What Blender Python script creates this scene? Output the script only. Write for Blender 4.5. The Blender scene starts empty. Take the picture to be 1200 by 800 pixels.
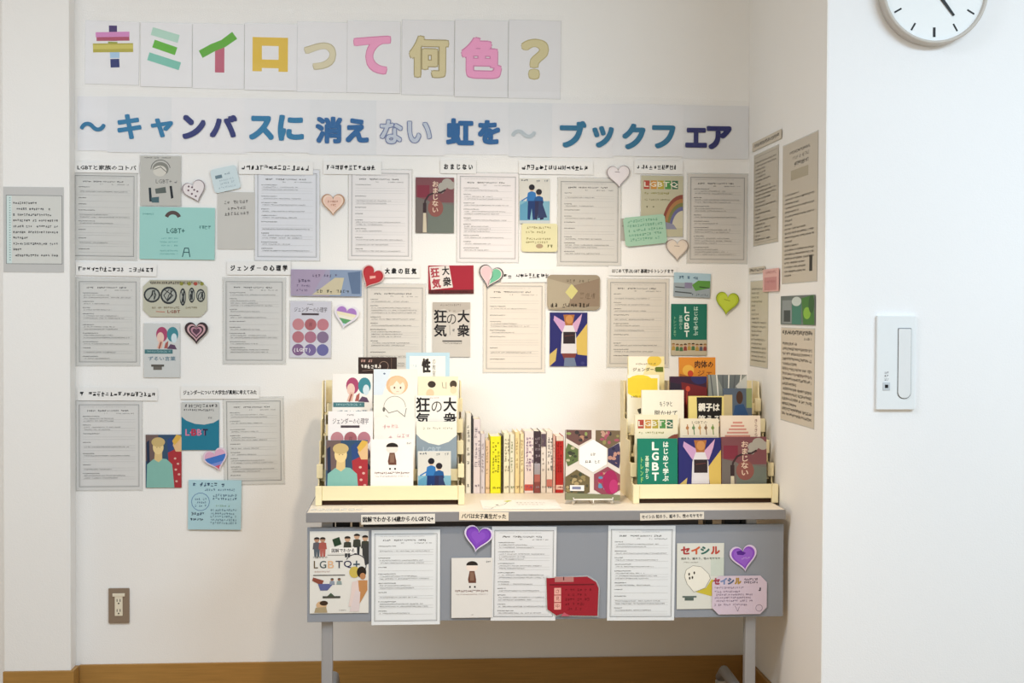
import bpy, bmesh, random
from math import *
from mathutils import Matrix, Vector

# ------------------------------------------------------------------ camera, world, lights
scene = bpy.context.scene
COL = scene.collection
FPX = 1550.0                                  # focal length in px of a 1200 px wide frame
CAM = Vector((0, -4.4, 1.279))
RC = (Matrix.Rotation(-radians(4.17), 3, 'Z') @ Matrix.Rotation(pi/2-radians(1.22), 3, 'X')
      @ Matrix.Rotation(radians(0.25), 3, 'Z'))
cd = bpy.data.cameras.new('camera'); cd.sensor_width = 36; cd.lens = 36*FPX/1200; cd.clip_start = .05
co = bpy.data.objects.new('camera', cd); COL.objects.link(co)
co.matrix_world = Matrix.Translation(CAM) @ RC.to_4x4(); scene.camera = co

w = bpy.data.worlds.new('world'); scene.world = w; w.use_nodes = True
w.node_tree.nodes['Background'].inputs[0].default_value = (.98, .95, .82, 1)
w.node_tree.nodes['Background'].inputs[1].default_value = .57

def area(name, loc, target, sx, sy, power, color):
    l = bpy.data.lights.new(name, 'AREA'); l.shape = 'RECTANGLE'; l.size = sx; l.size_y = sy
    l.energy = power; l.color = color
    o = bpy.data.objects.new(name, l); COL.objects.link(o); o.location = loc
    o.rotation_euler = (Vector(target)-Vector(loc)).to_track_quat('-Z', 'Y').to_euler(); return o
area('window_light', (4.3, -5.2, 1.6), (.4, 0, 1.2), 3.0, 2.2, 25, (.6, .8, 1))
area('ceiling_light', (-1.2, -2.2, 2.64), (-1.2, -1.6, 0), 1.8, .5, 42, (.78, .88, 1))
area('clock_wall_fill', (2.2, -3.0, 2.64), (2.2, -2.2, 0), 1.6, .5, 69, (.66, .84, 1))  # added light without a known fixture, brightens the clock wall
def spot(name, loc, target, power, angle, blend, color, size):
    l = bpy.data.lights.new(name, 'SPOT'); l.energy = power; l.spot_size = radians(angle); l.spot_blend = blend
    l.color = color; l.shadow_soft_size = size
    o = bpy.data.objects.new(name, l); COL.objects.link(o); o.location = loc
    o.rotation_euler = (Vector(target)-Vector(loc)).to_track_quat('-Z', 'Y').to_euler(); return o
spot('spotlight', (.30, -1.35, 2.5), (.27, -.10, .92), 13, 40, 1.0, (1, .80, .55), .04)
spot('wide_downlight', (.24, -1.5, 2.55), (.44, -.10, .50), 98, 67, 1.0, (1, .80, .58), .06)
scene.view_settings.view_transform = 'Standard'; scene.view_settings.look = 'None'
scene.view_settings.gamma = 1; scene.view_settings.use_curve_mapping = False
scene.view_settings.exposure = 0.03

# ------------------------------------------------------------------ geometry of the place
def ray(x, y): return RC @ Vector(((x-600)/FPX, -(y-400)/FPX, -1))
def at(x, y, Y=0.0): d = ray(x, y); return CAM + d*((Y-CAM.y)/d.y)       # point of a plane parallel to the back wall
def atX(x, y, X): d = ray(x, y); return CAM + d*((X-CAM.x)/d.x)           # point of a plane parallel to the side wall
XR = 1.118                                    # side wall of the niche
YF = atX(966, 400, XR).y                      # front wall plane
XC = at(82, 400, -.07).x                     # right side of the left column
TT = .70                                      # table top
YT0, YT1 = -.55, -.10                         # table front / back
YP = -.53                                     # modesty panel

# ------------------------------------------------------------------ materials
MATS = {}
def lin(h):
    if isinstance(h, tuple): return tuple(x/255/12.92 if x/255 <= .04045 else ((x/255+.055)/1.055)**2.4 for x in h)+(1,)
    h = h.lstrip('#'); r = []
    if len(h) == 3: h = ''.join(ch*2 for ch in h)
    for i in (0, 2, 4):
        c = int(h[i:i+2], 16)/255; r.append(c/12.92 if c <= .04045 else ((c+.055)/1.055)**2.4)
    return (*r, 1)
def mat(hexc, rough=.6, metal=0, var=.03, scale=60, spec=.3, alpha=1, bump=0, bscale=300, stretch=None, coat=0):
    k = (hexc, rough, metal, var, scale, spec, alpha, bump, bscale, stretch, coat)
    if k in MATS: return MATS[k]
    m = bpy.data.materials.new('ink_and_paint'); m.use_nodes = True; nt = m.node_tree; b = nt.nodes['Principled BSDF']
    c = lin(hexc)
    tc = nt.nodes.new('ShaderNodeTexCoord'); mp = nt.nodes.new('ShaderNodeMapping')
    nt.links.new(tc.outputs['Object'], mp.inputs[0])
    if stretch: mp.inputs['Scale'].default_value = stretch
    n = nt.nodes.new('ShaderNodeTexNoise'); n.inputs['Scale'].default_value = scale; n.inputs['Detail'].default_value = 3
    nt.links.new(mp.outputs[0], n.inputs['Vector'])
    mx = nt.nodes.new('ShaderNodeMix'); mx.data_type = 'RGBA'
    nt.links.new(n.outputs['Fac'], mx.inputs[0])
    mx.inputs[6].default_value = tuple(max(0, x*(1-var)) for x in c[:3])+(1,)
    mx.inputs[7].default_value = tuple(min(1, x*(1+var)) for x in c[:3])+(1,)
    nt.links.new(mx.outputs[2], b.inputs['Base Color'])
    b.inputs['Roughness'].default_value = rough; b.inputs['Metallic'].default_value = metal
    b.inputs['Specular IOR Level'].default_value = spec; b.inputs['Alpha'].default_value = alpha
    b.inputs['Coat Weight'].default_value = coat
    if bump:
        n2 = nt.nodes.new('ShaderNodeTexNoise'); n2.inputs['Scale'].default_value = bscale
        nt.links.new(mp.outputs[0], n2.inputs['Vector'])
        bp = nt.nodes.new('ShaderNodeBump'); bp.inputs['Strength'].default_value = bump; bp.inputs['Distance'].default_value = .002
        nt.links.new(n2.outputs['Fac'], bp.inputs['Height']); nt.links.new(bp.outputs[0], b.inputs['Normal'])
    MATS[k] = m; return m
WALL = mat('#f1f0ee', .8, bump=.25, bscale=220, var=.01, scale=3)
WALLF = mat('#f0f1f3', .8, bump=.25, bscale=220, var=.01, scale=3)
WOOD = mat('#a87e42', .45, var=.22, scale=9, stretch=(1, 6, 22))
FLOOR = mat('#b08a5a', .4, var=.15, scale=8, stretch=(1, 10, 1))
CEIL = mat('#eeeeec', .9)
FILM = mat('#f4f4f4', .18, alpha=.035, spec=.5, var=.01)
POUCH = mat('#dcdcd9', .25, alpha=.22, spec=.5, var=.01)
STEEL = mat('#a9abb0', .45, metal=.35, var=.03)
PANELM = mat('#8f949d', .55, spec=.3, var=.04, scale=8)
EDGE = mat('#8b8a8c', .5)
TOPM = mat('#e6dccb', .5, var=.04, scale=20)
RACKM = mat('#ece0b8', .5, var=.04, scale=18, stretch=(1, 5, 5))
GAP_SHADE = mat('#3a2416', .8)
BLACK = mat('#17171a', .5)
PAGES = mat('#ece6d6', .8, var=.05, scale=400)

# ------------------------------------------------------------------ helpers
def link(o, parent=None):
    COL.objects.link(o)
    if parent: o.parent = parent
    return o
def tag(o, label, cat, group=None):
    o['label'] = label; o['category'] = cat
    if group: o['group'] = group
    return o
def thing(name, label, cat, loc=(0, 0, 0), rot=(0, 0, 0), group=None):
    o = bpy.data.objects.new(name, None); o.empty_display_size = .05; link(o)
    o.location = loc; o.rotation_euler = rot; return tag(o, label, cat, group)
class MB:
    def __init__(s): s.bm = bmesh.new(); s.mats = []
    def mi(s, m):
        if m not in s.mats: s.mats.append(m)
        return s.mats.index(m)
    def box(s, a, b, m, bev=0, rot=None, pivot=None):
        bm = bmesh.new(); bmesh.ops.create_cube(bm, size=1)
        a = Vector(a); b = Vector(b); c = (a+b)/2; d = b-a
        for v in bm.verts: v.co = Vector((v.co.x*d.x, v.co.y*d.y, v.co.z*d.z))+c
        if bev: bmesh.ops.bevel(bm, geom=bm.edges[:], offset=bev, segments=2, affect='EDGES', profile=.6)
        if rot: bmesh.ops.transform(bm, matrix=Matrix.Translation(pivot) @ rot.to_4x4() @ Matrix.Translation(-Vector(pivot)), verts=bm.verts)
        return s.merge(bm, m)
    def merge(s, bm, m):
        i = s.mi(m); vm = {}
        for v in bm.verts: vm[v] = s.bm.verts.new(v.co)
        for f in bm.faces:
            try: nf = s.bm.faces.new([vm[v] for v in f.verts]); nf.material_index = i
            except ValueError: pass
        bm.free(); return s
    def prism(s, pts, axis, t0, t1, m):
        """polygon pts (2D) extruded along axis 'x','y' or 'z' from t0 to t1"""
        def mk(p, t): return {'x': (t, p[0], p[1]), 'y': (p[0], t, p[1]), 'z': (p[0], p[1], t)}[axis]
        i = s.mi(m); A = [s.bm.verts.new(mk(p, t0)) for p in pts]; B = [s.bm.verts.new(mk(p, t1)) for p in pts]
        fs = [s.bm.faces.new(A), s.bm.faces.new(B[::-1])]
        for k in range(len(pts)): fs.append(s.bm.faces.new([A[k], B[k], B[(k+1) % len(pts)], A[(k+1) % len(pts)]]))
        for f in fs: f.material_index = i
        bmesh.ops.recalc_face_normals(s.bm, faces=fs); return s
    def lathe(s, prof, m, n=48, axis='y', c=(0, 0, 0)):
        """profile (r, t) revolved about an axis through c"""
        i = s.mi(m); rings = []
        for r, t in prof:
            ring = []
            for k in range(n):
                a = 2*pi*k/n; u, v = r*cos(a), r*sin(a)
                p = {'y': (u, t, v), 'x': (t, u, v), 'z': (u, v, t)}[axis]
                ring.append(s.bm.verts.new(Vector(p)+Vector(c)))
            rings.append(ring)
        fs = []
        for a, b in zip(rings, rings[1:]):
            for k in range(n): fs.append(s.bm.faces.new([a[k], a[(k+1) % n], b[(k+1) % n], b[k]]))
        fs.append(s.bm.faces.new(rings[0])); fs.append(s.bm.faces.new(rings[-1][::-1]))
        for f in fs: f.material_index = i; f.smooth = len(f.verts) == 4
        bmesh.ops.recalc_face_normals(s.bm, faces=fs); return s
    def tube(s, pts, r, m, n=10):
        pts = [Vector(p) for p in pts]; i = s.mi(m); rings = []
        for k, p in enumerate(pts):
            d = (pts[min(k+1, len(pts)-1)]-pts[max(k-1, 0)]).normalized()
            u = d.cross(Vector((0, 0, 1)) if abs(d.z) < .9 else Vector((1, 0, 0))).normalized(); v = d.cross(u)
            rings.append([s.bm.verts.new(p+u*r*cos(2*pi*j/n)+v*r*sin(2*pi*j/n)) for j in range(n)])
        fs = []
        for a, b in zip(rings, rings[1:]):
            for j in range(n): fs.append(s.bm.faces.new([a[j], a[(j+1) % n], b[(j+1) % n], b[j]]))
        fs += [s.bm.faces.new(rings[0]), s.bm.faces.new(rings[-1][::-1])]
        for f in fs: f.material_index = i; f.smooth = len(f.verts) == 4
        bmesh.ops.recalc_face_normals(s.bm, faces=fs); return s
    def build(s, name, parent=None):
        me = bpy.data.meshes.new(name); s.bm.to_mesh(me); s.bm.free()
        for m in s.mats: me.materials.append(m)
        return link(bpy.data.objects.new(name, me), parent)
def struct(name, mb):
    o = mb.build(name); o['kind'] = 'structure'; return o

# ---- print: flat ink shapes laid on a sheet.  Units 0..1 across the sheet, y downwards
GC = {}
def glyphs(s):
    k = s
    if k in GC: return GC[k]
    c = bpy.data.curves.new('t', 'FONT'); c.body = s; c.resolution_u = 5 if len(s) < 2 else 1
    o = bpy.data.objects.new('t', c); COL.objects.link(o)
    m = bpy.data.meshes.new_from_object(o.evaluated_get(bpy.context.evaluated_depsgraph_get()))
    vs = [(v.co.x, v.co.y) for v in m.vertices]; fs = [tuple(p.vertices) for p in m.polygons]
    bpy.data.objects.remove(o); bpy.data.curves.remove(c); bpy.data.meshes.remove(m)
    x0 = min(v[0] for v in vs); x1 = max(v[0] for v in vs); y0 = min(v[1] for v in vs); y1 = max(v[1] for v in vs)
    GC[k] = (vs, fs, (x0, y0, x1, y1)); return GC[k]
class Art:
    def __init__(s, w, h, z0=.0007, dz=.000012):
        s.w, s.h = w, h; s.v = []; s.f = []; s.m = []; s.cols = []; s.z = z0; s.dz = dz
    def _c(s, c):
        if c not in s.cols: s.cols.append(c)
        return s.cols.index(c)
    def pt(s, x, y): return ((x-.5)*s.w, -s.z, (.5-y)*s.h)
    def poly(s, pts, c, keep=False):
        if not keep: s.z += s.dz
        # clip to the sheet
        n = len(s.v); s.v += [s.pt(min(1, max(0, x)), min(1, max(0, y))) for x, y in pts]
        s.f.append(tuple(range(n, n+len(pts)))); s.m.append(s._c(c)); return s
    def rect(s, x0, y0, x1, y1, c, keep=False): return s.poly([(x0, y0), (x0, y1), (x1, y1), (x1, y0)], c, keep)
    def ell(s, cx, cy, rx, ry, c, a0=0, a1=360, n=18):
        full = a1-a0 >= 360
        pts = [(cx+rx*cos(radians(a0+(a1-a0)*k/(n if full else n-1))), cy+ry*sin(radians(a0+(a1-a0)*k/(n if full else n-1)))) for k in range(n)]
        return s.poly(pts, c)
    def line(s, pts, t, c):
        """polyline of thickness t (metres), mitred"""
        s.z += s.dz; P = [Vector((x*s.w, y*s.h)) for x, y in pts]; n = len(P); closed = n > 3 and (P[0]-P[-1]).length < 1e-6; L = []; Q = []
        for k in range(n):
            d0 = P[k]-P[k-1] if k else (P[0]-P[-2] if closed else P[1]-P[0]); d1 = P[k+1]-P[k] if k < n-1 else (P[1]-P[0] if closed else d0)
            if d0.length < 1e-9: d0 = d1
            if d1.length < 1e-9: d1 = d0
            d0 = d0.normalized(); d1 = d1.normalized(); m = d0+d1; m = m.normalized() if m.length > .1 else d0
            nn = Vector((-m.y, m.x)); kk = t/2/max(.4, nn.dot(Vector((-d0.y, d0.x)))); L.append(P[k]+nn*kk); Q.append(P[k]-nn*kk)
        for k in range(n-1): s.poly([(v.x/s.w, v.y/s.h) for v in (L[k], L[k+1], Q[k+1], Q[k])], c, True)
        return s
    def arc(s, cx, cy, r, a0, a1, t, c, ry=None, n=14):
        ry = ry or r*s.w/s.h
        return s.line([(cx+r*cos(radians(a0+(a1-a0)*k/n)), cy+ry*sin(radians(a0+(a1-a0)*k/n))) for k in range(n+1)], t, c)
    def frame(s, x0, y0, x1, y1, t, c): return s.line([(x0, y0), (x1, y0), (x1, y1), (x0, y1), (x0, y0)], t, c)
    def char(s, ch, x0, y0, x1, y1, c, bold=.0):
        if ord(ch) < 128: return s.text(ch, x0+.08*(x1-x0), y0+.1*(y1-y0), x1-.08*(x1-x0), y1-.1*(y1-y0), c, bold)
        a, b, d, e = glyphs(ch)[2]; W_, H_ = x1-x0, y1-y0
        return s.text(ch, x0+a*W_, y0+(.88-e)*H_, x0+d*W_, y0+(.88-b)*H_, c, bold if e-b > .3 else bold*.5)
    def text(s, t, x0, y0, x1, y1, c, bold=.0, rot=0):
        vs, fs, (a, b, d, e) = glyphs(t); s.z += s.dz; ci = s._c(c)
        cx, cy = (x0+x1)/2, (y0+y1)/2; ca, sa = cos(radians(rot)), sin(radians(rot)); em = (y1-y0)*s.h*bold
        for dx, dy in (((0, 0),) if bold == 0 else ((-1, -1), (1, -1), (-1, 1), (1, 1), (0, 1.2), (0, -1.2), (1.2, 0), (-1.2, 0)) if len(t) == 1 else ((-1, 0), (1, 0), (0, 1), (0, -1))):
            n = len(s.v); s.z += s.dz*.35
            for x, y in vs:
                px = ((x-a)/(d-a)-.5)*((x1-x0)*s.w-2*em)+dx*em; py = (.5-(y-b)/(e-b))*((y1-y0)*s.h-2*em)+dy*em
                px, py = px*ca-py*sa, px*sa+py*ca
                s.v.append(s.pt(cx+px/s.w, cy+py/s.h))
            for f in fs: s.f.append(tuple(n+i for i in f)); s.m.append(ci)
        return s
    def vtext(s, t, x0, y0, x1, y1, c, bold=.0):
        n = len(t); H = (y1-y0)/n
        for i, ch in enumerate(t): s.char(ch, x0, y0+i*H, x1, y0+(i+1)*H, c, bold)
        return s
    def scrib(s, x0, y, x1, h, c, rnd, gap=.12, wght=.16, slant=0):
        """a run of illegible characters: each a few short strokes"""
        s.z += s.dz; hh = h*s.h; cw = hh*.88; X = x0*s.w; k = 0
        while X+cw*.8 < x1*s.w:
            if rnd.random() > gap:
                yb = (y+slant*(X-x0*s.w)/s.w)*s.h
                for _ in range(rnd.choice((3, 4, 4, 5))):
                    t = hh*wght*.8
                    if rnd.random() < .55:
                        xa = X+rnd.uniform(0, .25)*cw; xb = X+rnd.uniform(.6, .92)*cw; yy = yb+rnd.uniform(0, .9)*hh; q = [(xa, yy), (xa, yy+t), (xb, yy+t*rnd.uniform(.6, 1.3)), (xb, yy)]
                    else:
                        xx = X+rnd.uniform(.1, .75)*cw; ya = yb+rnd.uniform(0, .3)*hh; yc = yb+rnd.uniform(.6, 1)*hh; dx = rnd.uniform(-.2, .1)*cw; q = [(xx, ya), (xx+dx, yc), (xx+t+dx, yc), (xx+t, ya)]
                    s.poly([(a/s.w, b/s.h) for a, b in q], c, True)
            X += cw
        return s
    def person(s, cx, top, hgt, wid, skin, hair, cloth, leg=None):
        """small drawn standing figure"""
        r = hgt*.13*s.h
        s.poly([(cx-wid*.5, top+hgt*.62), (cx-wid*.42, top+hgt*.3), (cx, top+hgt*.24), (cx+wid*.42, top+hgt*.3), (cx+wid*.5, top+hgt*.62)], cloth)
        if leg: s.poly([(cx-wid*.36, top+hgt*.6), (cx+wid*.36, top+hgt*.6), (cx+wid*.3, top+hgt), (cx+wid*.04, top+hgt), (cx, top+hgt*.7), (cx-wid*.04, top+hgt), (cx-wid*.3, top+hgt)], leg)
        s.ell(cx, top+hgt*.14, r/s.w, r/s.h, skin); s.ell(cx, top+hgt*.1, r*1.1/s.w, r*.75/s.h, hair, 170, 370)
        return s
    def build(s, name, parent, rough=.5, spec=.3):
        me = bpy.data.meshes.new(name); me.from_pydata(s.v, [], s.f); me.update()
        for c in s.cols: me.materials.append(mat(c, rough, spec=spec))
        me.polygons.foreach_set('material_index', s.m)
        # face the reader
        bm = bmesh.new(); bm.from_mesh(me)
        fl = [f for f in bm.faces if f.normal.y > 0]
        bmesh.ops.reverse_faces(bm, faces=fl); bm.to_mesh(me); bm.free()
        return link(bpy.data.objects.new(name, me), parent)

def outline_rect(w, h, cut=0, rnd=0):
    x, z = w/2, h/2
    if rnd:
        pts = []
        for cx, cz, a in ((x-rnd, z-rnd, 0), (-x+rnd, z-rnd, 90), (-x+rnd, -z+rnd, 180), (x-rnd, -z+rnd, 270)):
            for k in range(6): pts.append((cx+rnd*cos(radians(a+18*k)), cz+rnd*sin(radians(a+18*k))))
        return pts
    if cut: return [(x, z-cut), (x-cut, z), (-x+cut, z), (-x, z-cut), (-x, -z+cut), (-x+cut, -z), (x-cut, -z), (x, -z+cut)]
    return [(x, z), (-x, z), (-x, -z), (x, -z)]
def px_sheet(x0, y0, x1, y1, Y):
    a = at(x0, y0, Y); b = at(x1, y0, Y); c = at(x0, y1, Y); d = at(x1, y1, Y)
    ctr = (a+b+c+d)/4; w_ = ((b-a).x+(d-c).x)/2; h_ = ((a-c).z+(b-d).z)/2
    return ctr, w_, h_
def sheet(name, label, cat, box, color='#dcdcda', Y=0, lay=0, tilt=0, cut=0, rnd=0, pouch=0, group=None, thick=.0005, rough=.4, X=None, pts=None):
    """a sheet of card stuck flat to a plane; returns root, width, height.  lay lifts it over sheets beneath"""
    if X is None:
        c, w_, h_ = px_sheet(*box, Y); off = Vector((0, -(.0008+lay*.0014), 0)); rot = (0, radians(tilt), 0)
    else:
        a = atX(box[0], box[1], X); b = atX(box[2], box[3], X); c = (a+b)/2; w_ = abs(a.y-b.y); h_ = a.z-b.z
        off = Vector((-(.0008+lay*.0014), 0, 0)); rot = (0, 0, -pi/2)
    root = thing(name, label, cat, c+off, rot, group)
    mb = MB()
    if pts: ol = [((x-.5)*w_, (.5-y)*h_) for x, y in pts]
    else: ol = outline_rect(w_, h_, cut, rnd)
    mb.prism(ol, 'y', 0, -thick, mat(color, rough, spec=.4, var=.015, scale=25)); mb.build('paper', root)
    if pouch:
        p2 = MB(); px, pz = pouch if isinstance(pouch, tuple) else (pouch, pouch)
        p2.prism([(x*(1+2*px/w_), z*(1+2*pz/h_)) for x, z in ol], 'y', .0004, .0001, POUCH); p2.build('clear_film', root)
    return root, w_, h_

# ------------------------------------------------------------------ the room
struct('wall_back', MB().box((XC-.6, 0, 0), (XR+.3, .12, 2.7), WALL))
struct('wall_right', MB().box((XR, YF, 0), (XR+.10, 0, 2.7), WALL))
struct('wall_front', MB().box((XR+.0005, YF-.001, 0), (3.4, YF+.1, 2.7), WALLF, .004))
XL = at(3, 400, -.07).x
struct('wall_left', MB().box((XL, -.07, 0), (XC, 0, 2.7), WALL, .004))
struct('wall_recess', MB().box((-3.2, .45, 0), (XL+.1, .55, 2.7), WALL))
zt = at(0, 572, .43).z
struct('trim_1', MB().box((-3.2, .41, 0), (XL-.001, .449, zt), mat('#c9a06a', .5, var=.2, scale=8, stretch=(1, 1, 14))))
struct('floor', MB().box((-3.4, -6.5, -.05), (3.4, .6, 0), FLOOR))
struct('ceiling', MB().box((-3.4, -3.4, 2.7), (3.4, .6, 2.75), CEIL))
zb = at(480, 773.5, -.012).z
struct('baseboard_back', MB().box((XC+.012, -.012, 0), (XR-.012, 0, zb), WOOD, .002))
struct('baseboard_left', MB().box((XL, -.082, 0), (XC+.012, -.07, zb), WOOD, .002).box((XC, -.07, 0), (XC+.012, -.012, zb), WOOD, .001))
struct('baseboard_right', MB().box((XR-.012, YF+.01, 0), (XR, 0, zb), WOOD, .002))
struct('baseboard_front', MB().box((XR, YF-.013, 0), (3.4, YF-.001, zb), WOOD, .002))

# ------------------------------------------------------------------ title cards
TITLE = [(100, 25, 163, 99), (165, 27, 225, 102), (226, 28, 286, 104), (287, 28, 348, 106), (348, 26, 407, 108),
         (407, 25, 469, 109), (471, 24, 532, 111.5), (533, 24, 595, 114), (596, 24, 657, 115.5)]
desc = ['pink, yellow and navy tape character', 'three pale and bright green slanted strips', 'green and red tape strokes',
        'thick yellow square character', 'small pale cream hooked character', 'pink flowing character',
        'cream kanji character', 'pink kanji character', 'cream question mark']
def letter_in(root, box, w_, h_, fn):
    a = Art(w_, h_, .0008); fn(a, lambda x, y: ((x-box[0])/(box[2]-box[0]), (y-box[1])/(box[3]-box[1]))); return a.build('letter', root)
def strip(a, q, p0, p1, t, c):            # tape strip in pixel coordinates, t in px
    (x0, y0), (x1, y1) = p0, p1; L = hypot(x1-x0, y1-y0); nx, ny = -(y1-y0)/L*t/2, (x1-x0)/L*t/2
    a.poly([q(x0+nx, y0+ny), q(x1+nx, y1+ny), q(x1-nx, y1-ny), q(x0-nx, y0-ny)], c)
def L0(a, q):
    strip(a, q, (132, 30), (132.5, 48), 9.5, '#3b1a66'); strip(a, q, (134, 56), (134.8, 68), 11, '#a9cbe8'); strip(a, q, (134.6, 69), (135.2, 79), 10.5, '#10246e')
    strip(a, q, (132, 49), (132, 54), 11, '#8f9c30')
    strip(a, q, (112, 41.5), (151.5, 39.5), 6, '#d68ac4'); strip(a, q, (113, 46.5), (151.5, 44.8), 4.5, '#b04a66')
    strip(a, q, (109, 57), (156, 55), 10.5, '#b5ab3a'); strip(a, q, (109, 56), (156, 54), 5, '#cfc458')
def L1(a, q):
    strip(a, q, (178, 37), (209.5, 45.5), 9.5, '#b3d9c8'); strip(a, q, (180, 51.5), (206.5, 60), 9.5, '#5fb52a'); strip(a, q, (174, 66.5), (211, 77.5), 9.5, '#7cc4b2')
def L2(a, q):
    strip(a, q, (257.5, 55), (257.5, 85), 11, '#bf5c74')
    pts = [(233, 60), (247, 52), (259, 47), (272, 37), (278, 45), (264, 55), (252, 60), (237.5, 68.5)]
    a.poly([q(*p) for p in pts], '#5aac1e')
def L3(a, q):
    c = '#e2bd3c'
    for p in [((297, 49), (337, 49)), ((297, 75), (337, 75))]: strip(a, q, *p, 10, c)
    strip(a, q, (301.5, 44), (301.5, 84), 11, c); strip(a, q, (332, 44), (332, 84), 11, c)
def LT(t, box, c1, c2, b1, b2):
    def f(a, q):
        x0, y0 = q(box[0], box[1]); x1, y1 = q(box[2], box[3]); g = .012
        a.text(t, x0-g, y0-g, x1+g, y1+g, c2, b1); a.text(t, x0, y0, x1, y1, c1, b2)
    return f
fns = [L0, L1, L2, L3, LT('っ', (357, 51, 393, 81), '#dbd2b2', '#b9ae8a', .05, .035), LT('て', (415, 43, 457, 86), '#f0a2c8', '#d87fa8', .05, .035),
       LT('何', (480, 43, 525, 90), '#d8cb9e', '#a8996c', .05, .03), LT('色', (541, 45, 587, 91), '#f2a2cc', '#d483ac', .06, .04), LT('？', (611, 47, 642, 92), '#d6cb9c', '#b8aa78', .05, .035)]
for i, b in enumerate(TITLE):
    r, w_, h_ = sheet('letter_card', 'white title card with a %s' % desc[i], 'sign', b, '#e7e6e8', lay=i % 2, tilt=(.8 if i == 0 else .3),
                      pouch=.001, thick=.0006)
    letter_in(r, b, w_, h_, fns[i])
# wavy clear film over each banner
def film(name, box, parent, origin, amp=.0018, seed=1, yoff=-.008):
    rnd = random.Random(seed); c, w_, h_ = px_sheet(*box, 0); nx, nz = 90, 14; vs = []; fs = []
    ph = [rnd.uniform(0, 6) for _ in range(6)]
    for j in range(nz+1):
        for i in range(nx+1):
            x = (i/nx-.5)*w_; z = (j/nz-.5)*h_; e = min(1, 4*min(j, nz-j)/nz+.15)
            d = sin(x*23+ph[0]+2*sin(z*30+ph[1]))*.5+sin(x*61+z*90+ph[2])*.3+sin(z*75+x*9+ph[3])*.5
            vs.append((x+c.x-origin.x, yoff-amp*d*e, z+c.z-origin.z-.004*sin(x*7)*(1 if j in (0, nz) else 0)))
    for j in range(nz):
        for i in range(nx): k = j*(nx+1)+i; fs.append((k, k+1, k+nx+2, k+nx+1))
    me = bpy.data.meshes.new(name); me.from_pydata(vs, [], fs); me.materials.append(FILM)
    for p in me.polygons: p.use_smooth = True
    return link(bpy.data.objects.new(name, me), parent)
cf, _, _ = px_sheet(97, 14, 660, 112, 0)
tf = thing('plastic_cover', 'long clear wavy plastic sheet covering the top row of title cards', 'plastic sheet', (cf.x, 0, cf.z))
film('clear_film', (97, 14, 660, 105), tf, cf, seed=3, yoff=-.009)

# lower banner: one strip of joined sheets
cb, _, _ = px_sheet(88, 110, 878, 186, 0)
ban = thing('long_banner', 'long white laminated banner with blue and navy characters below the title cards', 'banner', (cb.x, 0, cb.z))
seams = [(92, 127), (127, 200), (200, 288), (288, 362), (362, 442), (442, 520), (520, 597), (597, 646), (646, 718), (718, 800), (800, 876)]
for i, (x0, x1) in enumerate(seams):
    yt = 113+((x0-90)/790)*12; yb = 177.5+((x0-90)/790)*8.5+(1 if i % 3 else -1)
    c, w_, h_ = px_sheet(x0-1, yt, x1+1, yb, 0)
    o = MB().prism(outline_rect(w_, h_), 'y', 0, -.0006, mat(('#e7e7ea', '#e3e4e7', '#eae9eb')[i % 3], .4, var=.01)).build('sheet', ban)
    o.location = (c.x-cb.x, -.001-.001*(i % 2), c.z-cb.z)
BL = [('〜', 94, 143, 124, 154, '#0e719e', .07), ('キ', 138, 134, 166, 163, '#0e76a6', .04), ('ャ', 177, 139, 203, 161, '#0e76a6', .05), ('ン', 214, 135, 241, 163, '#10206e', .05),
      ('バ', 246, 135, 278, 161, '#10206e', .05), ('ス', 292, 136, 321, 164, '#0e76a6', .05), ('に', 326, 135, 356, 165, '#0e76a6', .05), ('消', 370, 137, 401, 168, '#085f9c', .04),
      ('え', 405, 139, 432, 167, '#085f9c', .05), ('虹', 523, 139, 555, 170, '#085f9c', .045), ('を', 560, 141, 586, 169, '#085f9c', .05), ('〜', 599, 152, 628, 162, '#bcc6cc', .07),
      ('ブ', 656, 142, 687, 173, '#0f6d94', .045), ('ッ', 694, 148, 719, 173, '#0f6d94', .05), ('ク', 729, 145, 756, 175, '#0f6d94', .045), ('フ', 764, 147, 791, 174, '#0f6d94', .045),
      ('ェ', 803, 150, 828, 173, '#131a66', .05), ('ア', 828, 148, 857, 175, '#131a66', .05)]
for t, x0, y0, x1, y1, c_, bd in BL:
    c, w_, h_ = px_sheet(x0, y0, x1, y1, 0); a = Art(w_, h_); a.text(t, 0, 0, 1, 1, c_, bd); o = a.build('letter', ban)
    o.location = (c.x-cb.x, -.0036, c.z-cb.z)
for t, x0, y0, x1, y1 in [('な', 445, 140, 472, 169), ('い', 477, 142, 506, 168)]:
    c, w_, h_ = px_sheet(x0, y0, x1, y1, 0); a = Art(w_, h_); a.text(t, 0, 0, 1, 1, '#6d7aa4', .05); a.text(t, .03, .03, .97, .97, '#c3cbd9', .022); o = a.build('letter', ban)
    o.location = (c.x-cb.x, -.0036, c.z-cb.z)
film('clear_film', (87, 111, 878, 184), ban, cb, seed=8, yoff=-.008)

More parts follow.
